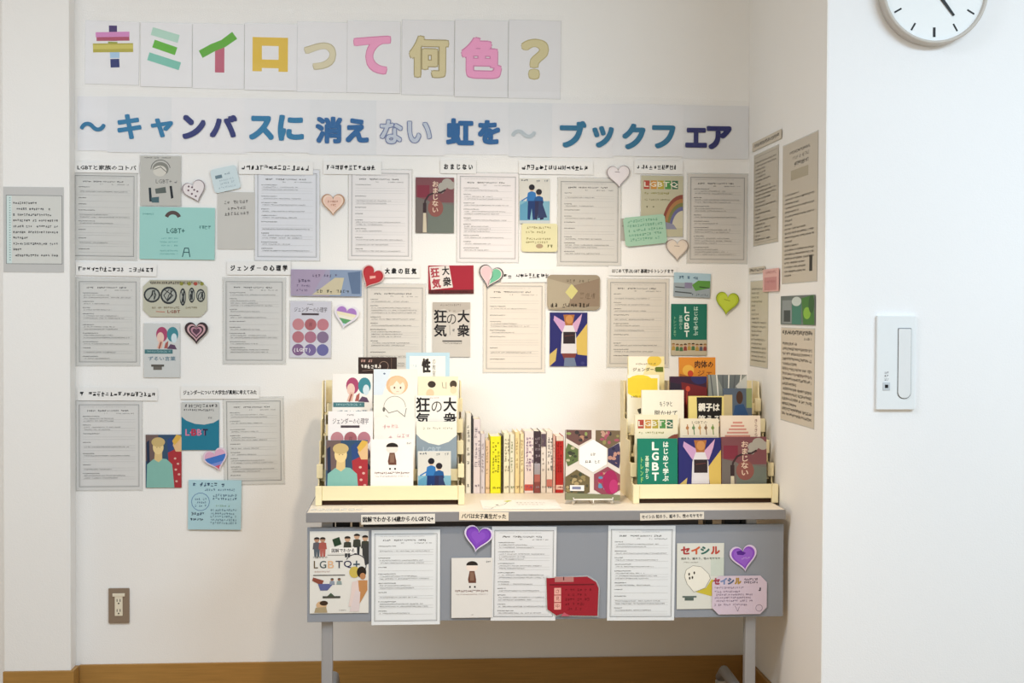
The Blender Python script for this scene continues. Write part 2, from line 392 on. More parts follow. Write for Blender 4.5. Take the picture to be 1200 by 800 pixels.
# ------------------------------------------------------------------ worksheets
def worksheet(label, frame_px, tone='#d2d2d0', Y=0, lay=0, tilt=0, seed=0, pouch=.004, dens=.6, margin=(3.2, 4), group=None, ink='#5d5d60', body=1.0):
    rnd = random.Random(seed); x0, y0, x1, y1 = frame_px; mx, my = margin
    r, w_, h_ = sheet('worksheet', label, 'notice', (x0-mx, y0-my, x1+mx, y1+my), tone, Y, lay, tilt, pouch=pouch, group=group)
    fx = mx/(x1-x0+2*mx); fy = my/(y1-y0+2*my)
    f = Art(w_, h_); f.frame(fx, fy, 1-fx, 1-fy, .0012, '#54565a'); f.frame(fx+.014, fy+.01, 1-fx-.014, 1-fy-.01, .0005, '#9a9b9e'); f.build('frame_line', r)
    a = Art(w_, h_); X = lambda u: fx+(1-2*fx)*u; V = lambda v: fy+(1-2*fy)*v
    a.scrib(X(.07), V(.025), X(.8), .007, '#9a9a9a', rnd)
    for s0, s1, cc in ((.13, .27, '#26262a'), (.31, .47, '#26262a'), (.47, .68, '#8a8a8c'), (.7, .82, '#26262a')):
        a.scrib(X(s0), V(.063), X(s1), .018, cc, rnd, .0, .24)
    a.scrib(X(.42), V(.098), X(.48), .013, ink, rnd); a.scrib(X(.62), V(.1), X(.92), .013, ink, rnd, .2)
    y = .135
    while y < .93*body:
        a.scrib(X(.06), V(y), X(rnd.choice((.2, .26, .34))), .011, '#3c3c40', rnd, 0, .22); y += .026
        for _ in range(rnd.choice((1, 1, 2, 3))):
            if y > .95*body: break
            if rnd.random() < dens: a.scrib(X(.08), V(y), X(rnd.uniform(.5, .93)), .012, ink, rnd, .08, .15)
            a.line([(X(.06), V(y+.02)), (X(.94), V(y+.02))], .0004, '#a5a5a6'); y += .03
        y += .02
    a.build('printed_text', r); return r
W = [("grey worksheet at the far left of the top row, beside the mint card", (88, 206, 157, 300), (207, 207, 204), 0, 11, .35, .4),
     ("white worksheet right of the tall grey handwritten card in the top row", (302, 203, 371, 301), (224, 226, 232), 0, 12, .8, .0),
     ("white worksheet between the orange heart and the dark red book cover, top row", (412, 203, 479, 300), (233, 230, 230), 0, 13, .6, 0),
     ("pinkish white worksheet between the dark red cover and the two-person cover, top row", (539, 207, 604, 303), (235, 230, 230), 0, 14, .9, 0),
     ("grey worksheet below the outlined white heart in the top row", (657, 213, 724, 307), (214, 211, 205), 0, 15, .6, 0),
     ("densely written worksheet at the right end of the top row, next to the corner", (809, 208, 872, 304), (208, 204, 198), 0, 16, 1, 0),
     ("grey worksheet at the left end of the second row, beside the oval doodle card", (93, 330, 160, 424), (210, 210, 207), 0, 17, .7, 0),
     ("worksheet left of the nine-circle cover in the second row", (265, 330, 331, 422), (210, 210, 208), 0, 18, .9, 0),
     ("worksheet below the red heart, its foot behind the left book rack", (430, 337, 495, 434), (218, 213, 206), 0, 19, .8, 0),
     ("sparsely filled worksheet below the half pink half green heart", (570, 335, 635, 432), (230, 221, 210), 0, 20, .25, 0),
     ("worksheet right of the purple dancer cover in the second row, above the right rack", (715, 331, 780, 426), (214, 208, 198), 0, 21, .6, 0),
     ("grey worksheet at the left end of the lowest wall row, beside the painted-couple cover", (93, 474, 163, 570), (216, 216, 215), 0, 22, .5, 0),
     ("worksheet at the right end of the lowest wall row, beside the striped heart", (266, 470, 329, 563), (214, 214, 211), 0, 23, .6, -.8)]
for lb, b, tone, lay, sd, dens, tl in W: worksheet(lb, b, tone, 0, lay, tl, sd, dens=dens)  # tones include some light and film reflection put into the paper colour

worksheet("white worksheet hanging on the table front right of the wide-lettered cover", (439, 625, 512, 727), (230, 234, 237), YP, 1, 0, 31, 0, .8, (3.6, 4.5))
worksheet("white worksheet on the table front, partly under the red card", (579, 621, 648, 722), (227, 229, 232), YP, 2, .6, 32, 0, .9, (3.4, 4.5))
worksheet("white worksheet on the right half of the table front, beside the yellow and white cover", (715.5, 620, 787, 722), (226, 230, 233), YP, 1, .5, 33, 0, .7, (3.6, 4.5))

# heading strips
def heading(label, x0, x1, yc, text=None, seed=0, h=7, tone='#edecea', Y=0, lay=2, tilt=0, spaced=False, pad=(3, 5), ink='#1c1c20', alpha=True, hx=None):
    r, w_, h_ = sheet('heading_strip', label, 'label', (x0-pad[0], yc-h/2-pad[1], x1+pad[0], yc+h/2+pad[1]), tone, Y, lay, tilt)
    a = Art(w_, h_); fx = pad[0]/(x1-x0+2*pad[0]); fy = pad[1]/(h+2*pad[1])
    if text and spaced:
        n = len(text); W1 = (1-2*fx)/n
        for i, ch in enumerate(text): a.char(ch, fx+i*W1+W1*.1, fy-.05, fx+(i+1)*W1-W1*.1, 1-fy+.05, ink, .04)
    elif text: a.text(text, fx, fy, 1-fx, 1-fy, ink, .03)
    else: a.scrib(fx, fy, 1-fx, 1-2*fy, ink, random.Random(seed), .05, .2)
    a.build('printed_text', r); return r
heading('heading strip above the leftmost worksheet of the top row', 91, 160, 196.5, 'LGBTと家族のコトバ', h=6, pad=(3, 3))
heading('long heading strip above the tall grey card in the top row', 283, 364, 196.5, None, 2, h=6)
heading('widely spaced heading strip above the worksheet right of the orange heart', 382, 444, 196.5, None, 3, h=6)
heading('short heading strip above the dark red book cover in the top row', 519, 555, 195.5, 'おまじない', h=6, spaced=True)
heading('long heading strip above the two-person cover in the top row', 611, 692, 196.5, None, 5, h=6)
heading('heading strip above the rainbow cover in the top row', 746, 797, 196, None, 6, h=5.5)
heading('heading strip above the leftmost worksheet of the second row', 92, 181, 315.5, None, 7, h=5.5, tilt=.6)
heading('widely spaced heading strip left of the purple ticket-shaped card', 269, 338, 314, 'ジェンダーの心理学', h=6, spaced=True, tilt=-.3)
heading('short spaced heading strip right of the red heart', 450, 489, 317.5, '大衆の狂気', h=6, spaced=True)
heading('spaced heading strip right of the half pink half green heart', 590, 646, 323, None, 10, h=5.5, tilt=-.8)
heading('heading strip left of the blue and green landscape card', 717, 789, 317.5, 'はじめて学ぶLGBT 基礎からトレンドまで', h=5, pad=(4, 3))
heading('heading strip at the far left of the lowest wall row', 94, 182, 461.5, None, 12, h=5.5, tilt=.3)
heading('heading strip above the teal cover in the lowest wall row', 215, 301, 459.5, 'ジェンダーについて大学生が真剣に考えてみた', h=5.5, tilt=-.4)
# labels taped on the table edge
YE = YT0-.0005
heading('long white label taped on the left of the table edge', 425, 508, 608, '図解でわかる14歳からのLGBTQ+', h=7, pad=(1.8, 2.2), Y=YE, lay=0, tone='#e8e4dc', tilt=-.5)
heading('cream label taped near the middle of the table edge', 541, 593, 604.5, 'パパは女子高生だった', h=6, pad=(3, 2), Y=YE, lay=0, tone='#efe2cc', tilt=1)
heading('narrow white label taped on the right of the table edge', 752, 823, 604.5, 'セイシル 知ろう、話そう、性のモヤモヤ', h=4.5, pad=(2, 2), Y=YE, lay=0, tone='#e0d8cc', tilt=-1)

# ------------------------------------------------------------------ hearts
def heart_pts(n=40):
    P = []
    for k in range(n):
        t = 2*pi*k/n; x = 16*sin(t)**3; y = 13*cos(t)-5*cos(2*t)-2*cos(3*t)-cos(4*t)
        P.append((.5+x/34, .47-y/31))
    return P
HP = heart_pts()
def sc(P, k, cx=.5, cy=.47): return [(cx+(x-cx)*k, cy+(y-cy)*k) for x, y in P]
def clip_band(P, y0, y1):
    def cut(P, yy, keep_above):
        R = []
        for a, b in zip(P, P[1:]+P[:1]):
            ia = (a[1] <= yy) if keep_above else (a[1] >= yy); ib = (b[1] <= yy) if keep_above else (b[1] >= yy)
            if ia: R.append(a)
            if ia != ib: t = (yy-a[1])/(b[1]-a[1]); R.append((a[0]+(b[0]-a[0])*t, yy))
        return R
    P = cut(P, y0, False)
    return cut(P, y1, True) if P else P
def heart(label, box, back, tilt, layers, lay=5, Y=0, ring=None, extra=None):
    r, w_, h_ = sheet('paper_heart', label, 'heart', box, back, Y, lay, tilt, pts=HP)
    a = Art(w_, h_, .0007)
    for k, c in layers: a.poly(sc(HP, k), c)
    if extra: extra(a)
    a.build('drawing', r); return r
def dots(a):
    for x, y in ((.33, .25), (.27, .4), (.36, .58), (.5, .45), (.6, .55), (.45, .32), (.48, .72)): a.ell(x, y, .04, .04, '#6b5560')
heart('small white paper heart with dark dots above the mint card', (214, 210, 243, 238), '#8d8086', -18, [(.92, '#e6dfe0')], extra=dots)
heart('small orange-brown outlined paper heart in the top row', (376, 225, 405, 253), '#b88f72', 0, [(.88, '#efd6c4'), (.74, '#edc9b8')],
      extra=lambda a: a.scrib(.28, .36, .72, .1, '#a8684e', random.Random(3)).scrib(.38, .5, .62, .1, '#b87a5c', random.Random(4)))
heart('white paper heart with thin grey outline at the top, above a grey worksheet', (710, 192, 739, 220), '#9a8e90', -4, [(.93, '#e9e2e3'), (.74, '#ece5e8')], extra=lambda a: a.line([(.36, .33), (.56, .37)], .0016, '#6a5a66'))
heart('cream paper heart with thin grey outline under the green slanted memo', (779, 278, 807, 306), '#98897c', 0, [(.92, '#ddd0c4'), (.76, '#e4d6c6')], extra=lambda a: a.line([(.38, .36), (.6, .38)], .0014, '#6a5a56'))
heart('small dark heart with nested pink outlines in the second row', (216, 375, 245, 403), '#382a30', 0, [(.78, '#c9a3a8'), (.62, '#3c2c34'), (.48, '#b98a9a'), (.32, '#5b3e50')])
heart('glossy red paper heart with white highlight', (421, 310, 450, 339), '#d9b8b4', 28, [(.9, '#a8222c'), (.8, '#b8323a')], extra=lambda a: a.poly([(.42, .5), (.62, .38), (.66, .46), (.48, .6)], '#e8aaa0'))
def rainbow(a):
    for y0, y1, c in ((.0, .38, '#a77cc4'), (.38, .5, '#e6e0c0'), (.5, .62, '#e8e6d8'), (.62, .8, '#5f9f6c'), (.8, 1, '#b9d6e6')):
        P = clip_band(sc(HP, .8), y0, y1)
        if len(P) > 2: a.poly(P, c)
heart('white paper heart with purple, yellow and green bands in the second row', (390, 355, 421, 385), '#e6e3ea', 12, [(.85, '#d9c9e6')], extra=rainbow)
def halfh(a):
    a.poly([(.5 if x > .5 else x, y) for x, y in sc(HP, .84)], '#f0c4c8')
    a.poly([(max(x, .54), y) for x, y in sc(HP, .82)], '#74bf9c'); a.line([(.52, .3), (.58, .5), (.5, .7), (.52, .88)], .0018, '#4a4a50')
heart('paper heart split into a pink half and a green half', (559, 309, 590, 338), '#5a5050', 14, [(.9, '#efe0dc')], extra=halfh)
heart('lime green paper heart near the corner in the second row', (837, 340, 866, 369), '#8a9a28', 6, [(.92, '#b9cc3a'), (.76, '#c4d648')], extra=lambda a: a.line([(.36, .38), (.6, .42)], .0018, '#76861c'))
def trans(a):
    for y0, y1, c in ((0, .38, '#d9aac6'), (.38, .64, '#3f74c4'), (.64, .76, '#7c8fd6'), (.76, 1, '#cc5a72')):
        P = clip_band(sc(HP, .86), y0, y1)
        if len(P) > 2: a.poly(P, c)
heart('paper heart with pink, blue and red diagonal stripes above the light blue memo', (238, 523, 269, 552), '#dccbd8', -16, [(.9, '#e6d4e0')], extra=trans)
heart('large purple paper heart with white border at the middle of the table front', (542, 613, 578, 646), '#e4daf0', 10, [(.88, '#7a3fb4'), (.74, '#8348c0'), (.5, '#8e52c8')], lay=4, Y=YP)
heart('purple scribbled paper heart above the lilac card on the table front', (854, 636, 888, 669), '#dccae6', -8, [(.86, '#8a4fc0'), (.7, '#9660ca')], lay=2, Y=YP,
      extra=lambda a: a.poly([(.28, .26), (.44, .24), (.6, .36), (.5, .42), (.3, .38)], '#57258f').scrib(.42, .5, .72, .07, '#c9a8e4', random.Random(5)))

# ------------------------------------------------------------------ cover pictures (shared by wall prints and books)
def R(s): return random.Random(s)
def c_family(a):
    a.ell(.5, .26, .2, .14, '#85857e'); a.ell(.48, .3, .17, .11, '#d2cfc6'); a.arc(.5, .27, .24, 180, 350, .002, '#4b4b48'); a.line([(.34, .27), (.5, .22), (.66, .33)], .0022, '#5a5a56')
    a.scrib(.1, .02, .8, .03, '#5a5a5a', R(1)); a.text('LGBT+', .38, .47, .78, .55, '#6a6a68', .0); a.scrib(.84, .47, .95, .08, '#77777a', R(2), 0)
    a.poly([(.2, .64), (.26, .64), (.28, .84), (.46, .84), (.46, .92), (.22, .92)], '#25323a'); a.poly([(.36, .66), (.62, .62), (.64, .74), (.38, .76)], '#5c6460'); a.poly([(.72, .6), (.78, .6), (.82, .84), (.76, .86)], '#20262c')
    a.poly([(.26, .84), (.46, .82), (.46, .94), (.28, .94)], '#46646c')
def c_mint(a):
    a.arc(.44, .23, .09, 200, 340, .012, '#564644'); a.text('LGBT+', .36, .4, .6, .5, '#2f6460', .02)
    a.scrib(.04, .12, .2, .035, '#5fa39e', R(3)); a.scrib(.78, .34, .96, .07, '#427c7c', R(4), 0)
    for y in (.58, .65, .72, .82, .88): a.scrib(.27, y, .52, .03, '#62aaa6', R(int(y*100)))
    a.line([(.57, .95), (.6, .78), (.65, .78), (.67, .95)], .003, '#2f5a60'); a.line([(.585, .86), (.66, .86)], .003, '#2f5a60')
def c_charm(a):      # dark red / green-grey cover with branch and smoke
    a.rect(0, 0, 1, 1, '#6f6a66'); a.rect(0, 0, 1, .45, '#7a4a50'); a.poly([(0, .4), (1, .5), (1, 1), (0, 1)], '#6c746c'); a.poly([(0, .35), (.35, .42), (.3, 1), (0, 1)], '#6f6864')
    a.ell(.52, .55, .2, .16, '#8a544e'); a.rect(.04, .14, .36, .36, '#7e2f40')
    for x, y, r in ((.7, .16, .12), (.82, .1, .14), (.92, .14, .12), (.66, .24, .08)): a.ell(x, y, r, r*.6, '#a8a49c')
    a.line([(.22, .58), (.25, .42), (.34, .32), (.5, .27), (.66, .27), (.78, .22)], .006, '#3a2a2e'); a.poly([(.2, .62), (.27, .62), (.29, .99), (.19, .99)], '#cfc4ac'); a.rect(.19, .46, .28, .64, '#35262a')
    a.vtext('おまじない', .42, .06, .6, .64, '#e2c9b4', .02)
def c_couple_blue(a):
    a.rect(0, 0, 1, .6, '#d6d4cc'); a.rect(0, .5, 1, 1, '#7fb0c2'); a.poly([(0, .6), (.25, .5), (.32, 1), (0, 1)], '#5f9bb8'); a.rect(0, .93, 1, 1, '#c9cfd0')
    for x, t, hr, cl, lg in ((.4, .14, '#1e1c26', '#2f74b4', '#16366c'), (.64, .24, '#231e28', '#1f5690', '#2a2c50')):
        a.poly([(x-.17, .5), (x-.13, t+.18), (x, t+.14), (x+.13, t+.18), (x+.16, .55)], cl); a.poly([(x-.13, .5), (x+.13, .5), (x+.16, .9), (x+.04, .92), (x, .66), (x-.06, .92), (x-.14, .9)], lg)
        a.ell(x, t+.09, .08, .06, '#d9b79a'); a.ell(x, t+.06, .1, .065, hr)
    a.poly([(.64, .5), (.74, .52), (.92, .86), (.6, .88)], '#2b3a62'); a.line([(.26, .42), (.06, .5)], .004, '#2f74b4')
    a.scrib(.04, .02, .3, .06, '#44505c', R(8), 0); a.scrib(.55, .03, .95, .05, '#4a5a66', R(9), .3)
def c_rainbow(a):
    for i, c in enumerate(('#b0483a', '#c98c3c', '#b3a23a', '#4f8f4a', '#3d6c52')): a.rect(.06+i*.17, .08, .2+i*.17, .22, c)
    a.text('LGBTQ', .07, .1, .88, .2, '#e6e0cc', .02); a.scrib(.08, .27, .72, .04, '#8f8a30', R(10)); a.scrib(.08, .38, .68, .03, '#7a7a5c', R(11)); a.scrib(.12, .5, .34, .04, '#55553c', R(12), .3)
    for r, c in ((.5, '#8a4a3c'), (.44, '#a8784a'), (.38, '#7a7a4a'), (.32, '#6a6a94'), (.26, '#c9c3ac')):
        P = [(1, 1.02*.0+.86)]+[(1-r*cos(radians(t)), .86-r*1.1*sin(radians(t))) for t in range(0, 91, 9)]
        a.poly(P, c)
    a.poly([(.48, .84), (.58, .76), (.78, .8), (.86, .88), (.5, .88)], '#8c8ca0')
def c_words(a):       # two faces, teal bar
    a.ell(.5, .2, .16, .14, '#a8486c'); a.ell(.8, .2, .16, .14, '#3f8794'); a.ell(.46, .26, .1, .1, '#e6c6b8'); a.ell(.84, .27, .08, .09, '#cfdfe6')
    a.poly([(.36, .46), (.44, .3), (.54, .32), (.5, .46)], '#e0b6a4'); a.line([(.42, .47), (.48, .34)], .005, '#9c5850'); a.poly([(.56, .46), (.6, .36), (.68, .32), (.66, .46)], '#a85c54'); a.poly([(.64, .47), (.74, .38), (.86, .4), (.92, .48)], '#5e4660')
    a.rect(.02, .48, .8, .56, '#4b7a80'); a.scrib(.08, .5, .74, .035, '#a9c9cc', R(13)); a.text('ずるい言葉', .12, .61, .88, .69, '#3f6f84', .01)
    a.rect(.2, .76, .56, .8, '#5a5650'); a.rect(.26, .8, .5, .86, '#6a6660'); a.scrib(.04, .9, .1, .04, '#888', R(14))
def c_circles(a):
    a.text('ジェンダーの心理学', .1, .1, .9, .19, '#4a4450', .0); a.rect(.28, .21, .7, .245, '#4a4048'); a.scrib(.42, .04, .58, .03, '#555', R(15))
    cc = ['#c0848c', '#a8646c', '#b97a86', '#b2727e', '#a87288', '#82708e', '#80628a', '#77689a', '#6a6aa0']
    for i in range(9): a.ell(.2+.3*(i % 3), .41+.225*(i//3), .145, .105, cc[i])
    a.text('#', .46, .37, .54, .45, '#7c4a54'); a.text('( LGBT )', .1, .83, .5, .91, '#f0eef2', .02)
def c_madness(a, top=True):
    a.poly([(0, 0), (1, 0), (1, .12), (.6, .2), (.3, .12), (0, .18)], '#bab2a8'); a.scrib(.2, .03, .8, .04, '#8a827a', R(16)); a.scrib(.35, .14, .6, .05, '#8a827a', R(17))
    a.text('大', .66, .14, .98, .37, '#1c1a1e', .02); a.text('衆', .66, .4, .98, .63, '#1c1a1e', .02); a.text('の', .38, .22, .62, .4, '#3a3634'); a.text('狂', .03, .14, .37, .38, '#1c1a1e', .02); a.text('気', .03, .4, .37, .63, '#1c1a1e', .02)
    a.line([(.45, .42), (.46, .6)], .001, '#555'); a.scrib(.52, .48, .6, .06, '#777', R(18)); a.rect(.26, .7, .78, .72, '#3a3634'); a.scrib(.28, .735, .78, .03, '#5a5654', R(19))
def c_madness_book(a):
    a.rect(0, 0, 1, 1, '#f2eee6'); a.scrib(.36, .02, .6, .03, '#b08a8a', R(16)); a.text('大', .68, .03, .99, .27, '#1c1a1e', .02); a.text('衆', .68, .29, .99, .5, '#1c1a1e', .02)
    a.text('の', .4, .1, .64, .28, '#3a3634'); a.text('狂', .03, .03, .36, .28, '#1c1a1e', .02); a.text('気', .03, .29, .36, .5, '#1c1a1e', .02)
def c_madness_band(a):
    a.rect(0, 0, 1, 1, '#a32236'); a.rect(0, .86, 1, 1, '#5a2022'); a.poly([(.02, .05), (.46, 0), (.54, .78), (.06, .86)], '#e2d9d4')
    a.text('大', .3, .02, .46, .34, '#1e1a1c', .02, -5); a.text('衆', .32, .4, .5, .74, '#1e1a1c', .02, -5); a.text('狂', .05, .08, .24, .42, '#a83a48', .03, -5); a.text('気', .08, .46, .27, .8, '#a83a48', .03, -5)
    a.scrib(.06, .9, .96, .08, '#2c1214', R(20))
def c_dancer(a):
    a.rect(0, 0, 1, 1, '#28286a'); a.poly([(1, .2), (1, .8), (.74, .78), (.68, .5)], '#d6b860'); a.poly([(0, .78), (.2, .66), (.16, .9), (0, 1)], '#cbb068')
    a.poly([(.5, .22), (.12, .06), (.1, .14), (.32, .36), (.5, .36)], '#c79cc6'); a.poly([(.6, .22), (.86, .02), (.82, .16), (.72, .36), (.55, .36)], '#cfa4c4')
    a.poly([(.36, .04), (.66, .04), (.6, .26), (.42, .26)], '#a86a3a'); a.ell(.52, .13, .1, .08, '#c58a50'); a.poly([(.4, .24), (.62, .24), (.7, .4), (.72, .76), (.3, .76), (.32, .4)], '#dcd8dc')
    a.rect(.36, .36, .68, .58, '#2e2226'); a.line([(.4, .44), (.64, .42)], .002, '#6a3a34'); a.poly([(.32, .76), (.72, .76), (.64, .9), (.4, .9)], '#7c3c38'); a.poly([(.4, .84), (.66, .84), (.72, 1), (.38, 1)], '#6f7c94')
    a.ell(.88, .94, .05, .03, '#3c3c78')
def c_green(a):
    a.rect(0, 0, 1, .7, '#1c6e5c'); a.vtext('LGBT', .36, .04, .52, .66, '#e6ece4', .03); a.vtext('はじめて学ぶ', .62, .04, .76, .62, '#bcd8ca', .02); a.vtext('基礎から', .22, .22, .32, .5, '#a6cabc', .01); a.vtext('トレンドまで', .06, .24, .15, .64, '#8fc29a', .01)
    a.rect(0, .7, 1, 1, '#bdb39c')
    rr = R(21)
    for i in range(9): a.person(.07+i*.11, .76+.02*rr.random(), .23, .1, '#c09a78', rr.choice(('#2e2620', '#6a4a2c', '#8a6a3a')), rr.choice(('#8c4038', '#4a7048', '#5a5a6a', '#b09048')))
def c_green_book(a):
    a.rect(0, 0, 1, 1, '#e6e2d2'); a.rect(0, 0, 1, .78, '#157a62'); a.vtext('LGBT', .34, .04, .54, .72, '#eef2e6', .04); a.vtext('はじめて学ぶ', .62, .04, .78, .72, '#e6eee2', .03); a.vtext('基礎から', .18, .28, .28, .68, '#cfe2c4', .02); a.vtext('トレンド', .05, .3, .14, .74, '#9ccf6c', .02)
def c_painting(a):
    a.rect(0, 0, 1, 1, '#34506c'); a.rect(0, 0, .35, .5, '#6f5c5a'); a.poly([(.02, .14), (.1, .1), (.12, .6), (.04, .6)], '#22304a')
    a.poly([(.6, .1), (.74, .02), (.78, .4), (.64, .5)], '#2e4a80'); a.poly([(.62, .34), (.86, .26), (1, .32), (1, 1), (.7, 1)], '#a8323a')
    a.poly([(.8, .08), (1, .04), (1, .32), (.84, .32), (.76, .2)], '#e0b98a'); a.poly([(.74, .12), (.86, 0), (1, .02), (.94, .1), (.8, .2)], '#d9b050')
    a.poly([(.02, 1), (.04, .56), (.22, .46), (.34, .44), (.58, .46), (.74, .56), (.8, 1)], '#84b8ae'); a.poly([(.26, .3), (.46, .3), (.46, .46), (.36, .52), (.24, .47)], '#dcc088'); a.ell(.35, .24, .15, .13, '#e8cf96')
    a.ell(.35, .14, .19, .09, '#c9b078'); a.line([(.3, .24), (.33, .24)], .0016, '#6a4a30'); a.line([(.38, .24), (.41, .24)], .0016, '#6a4a30')
    for x, y in ((.82, .45), (.9, .55), (.84, .66), (.93, .75), (.86, .88)): a.ell(x, y, .035, .02, '#d9b0a4')
def c_teal(a):
    a.rect(0, 0, 1, 1, '#1f7894'); a.poly([(0, 0), (1, 0), (1, .36), (.85, .43), (.6, .47), (.35, .45), (.12, .38), (0, .3)], '#c9cac8')
    a.scrib(.08, .04, .95, .07, '#36363c', R(22), .05, .2); a.scrib(.06, .14, .92, .045, '#44444a', R(23), 0, .22); a.scrib(.7, .3, .9, .05, '#66666a', R(24))
    a.text('LGBT', .1, .56, .7, .7, '#d27fa0', .04); a.text('B', .26, .56, .4, .7, '#b0304c', .04); a.text('T', .56, .56, .7, .7, '#2a2648', .05)
def c_boy(a):
    a.ell(.5, .16, .14, .07, '#f0e2d8'); a.ell(.5, .12, .14, .065, '#27221f', 175, 365); a.poly([(.44, .22), (.56, .22), (.6, .36), (.6, .42), (.42, .42), (.4, .36)], '#6a4438'); a.rect(.45, .24, .55, .38, '#8a6a58')
    a.rect(.43, .47, .47, .5, '#2a2a2a'); a.rect(.55, .47, .59, .5, '#2a2a2a'); a.scrib(.08, .535, .92, .035, '#7a4a48', R(25), 0, .2); a.scrib(.1, .6, .9, .018, '#9a7a78', R(26)); a.scrib(.84, .05, .96, .03, '#555', R(27), 0); a.scrib(.46, .94, .54, .02, '#888', R(28))
def c_lgbtq(a):
    for x, c1, c2 in ((.12, '#5c5a62', '#55606a'), (.22, '#a85850', '#b0625a')): a.person(x, .07, .24, .14, '#b58a72', '#2e2626', c1, c2)
    a.poly([(.38, .1), (.5, .07), (.54, .16), (.42, .19)], '#26402c')
    for x, t in ((.64, .06), (.8, .03), (.94, .05)): a.person(x, t, .26, .14, '#caa488', '#2a2420', '#3c4038', '#33363a')
    a.poly([(.88, .16), (1, .16), (1, .4), (.94, .42)], '#3a3c3c'); a.rect(.34, .2, .8, .27, '#f0eeea'); a.text('図解でわかる', .37, .21, .76, .26, '#333338', .02)
    a.text('14歳からの', .06, .3, .3, .33, '#555', .01)
    for ch, x0, x1, c in (('L', .07, .14, '#5a4a2c'), ('G', .17, .28, '#4a5a5c'), ('B', .31, .41, '#dfb48c'), ('T', .44, .56, '#4a4a58'), ('Q', .58, .71, '#2c2c50'), ('+', .74, .85, '#3a5060')): a.text(ch, x0, .36, x1, .45, c, .01)
    a.arc(.78, .41, .18, 210, 400, .002, '#3a3a48'); a.line([(.3, .29), (.7, .29)], .0012, '#555'); a.line([(.06, .535), (.6, .535)], .0025, '#4a4440'); a.scrib(.08, .48, .36, .02, '#c09a90', R(29))
    a.poly([(.06, .56), (.24, .6), (.2, .66), (.04, .6)], '#8a4a3c'); a.poly([(.14, .64), (.4, .64), (.3, .72), (.18, .72)], '#5c6496'); a.person(.38, .57, .13, .09, '#9a6c54', '#3a2a22', '#8f98a8'); a.person(.5, .57, .13, .09, '#9a6c54', '#3a2a22', '#8fa0a0')
    a.poly([(.3, .79), (.36, .75), (.42, .79)], '#4a5a48'); a.rect(.22, .79, .52, .815, '#4a4a44'); a.ell(.2, .9, .09, .05, '#d0ae88'); a.ell(.24, .875, .07, .03, '#3e2e22'); a.poly([(.08, .99), (.1, .93), (.28, .92), (.3, .99)], '#a89878')
    a.ell(.76, .5, .09, .07, '#c9b458'); a.ell(.88, .5, .08, .07, '#251e18'); a.ell(.9, .55, .05, .04, '#b8845c'); a.poly([(.8, .6), (.98, .6), (.98, .72), (.82, .92), (.76, .92), (.84, .74)], '#c08a58'); a.poly([(.72, .62), (.82, .6), (.84, .74), (.72, .92), (.66, .92), (.7, .76)], '#e2d0cc'); a.poly([(.78, .72), (.86, .74), (.84, .98), (.68, .98)], '#dccfd0')
    a.scrib(.5, .955, .62, .016, '#888', R(30))
def c_seishiru(a):
    a.rect(.72, .22, 1, .5, '#c9d2c8')
    for ch, x0, c in (('セ', .08, '#a83c3c'), ('イ', .3, '#c8603c'), ('シ', .5, '#3c6a60'), ('ル', .72, '#b8483c')): a.text(ch, x0, .05, x0+.19, .17, c, .05)
    a.text('知ろう、話そう、性のモヤモヤ', .09, .215, .92, .25, '#4a4a44', .03); a.scrib(.09, .28, .5, .02, '#8a8a84', R(31))
    a.poly([(.4, .74), (.62, .68), (.74, .55), (.99, .64), (.99, .84), (.7, .8)], '#c9b83c')
    P = [(.36, .74), (.22, .62), (.16, .5), (.2, .4), (.34, .34), (.52, .36), (.68, .47), (.71, .54), (.6, .68), (.42, .73)]
    a.poly(P, '#e9e6da'); a.line(P+P[:1], .0012, '#77756c')
    for x, y in ((.26, .47), (.37, .45), (.27, .53), (.33, .52)): a.ell(x, y, .018, .022, '#3a3630')
    a.rect(.12, .8, .42, .825, '#5f6c66'); a.rect(.17, .825, .36, .87, '#56645e')
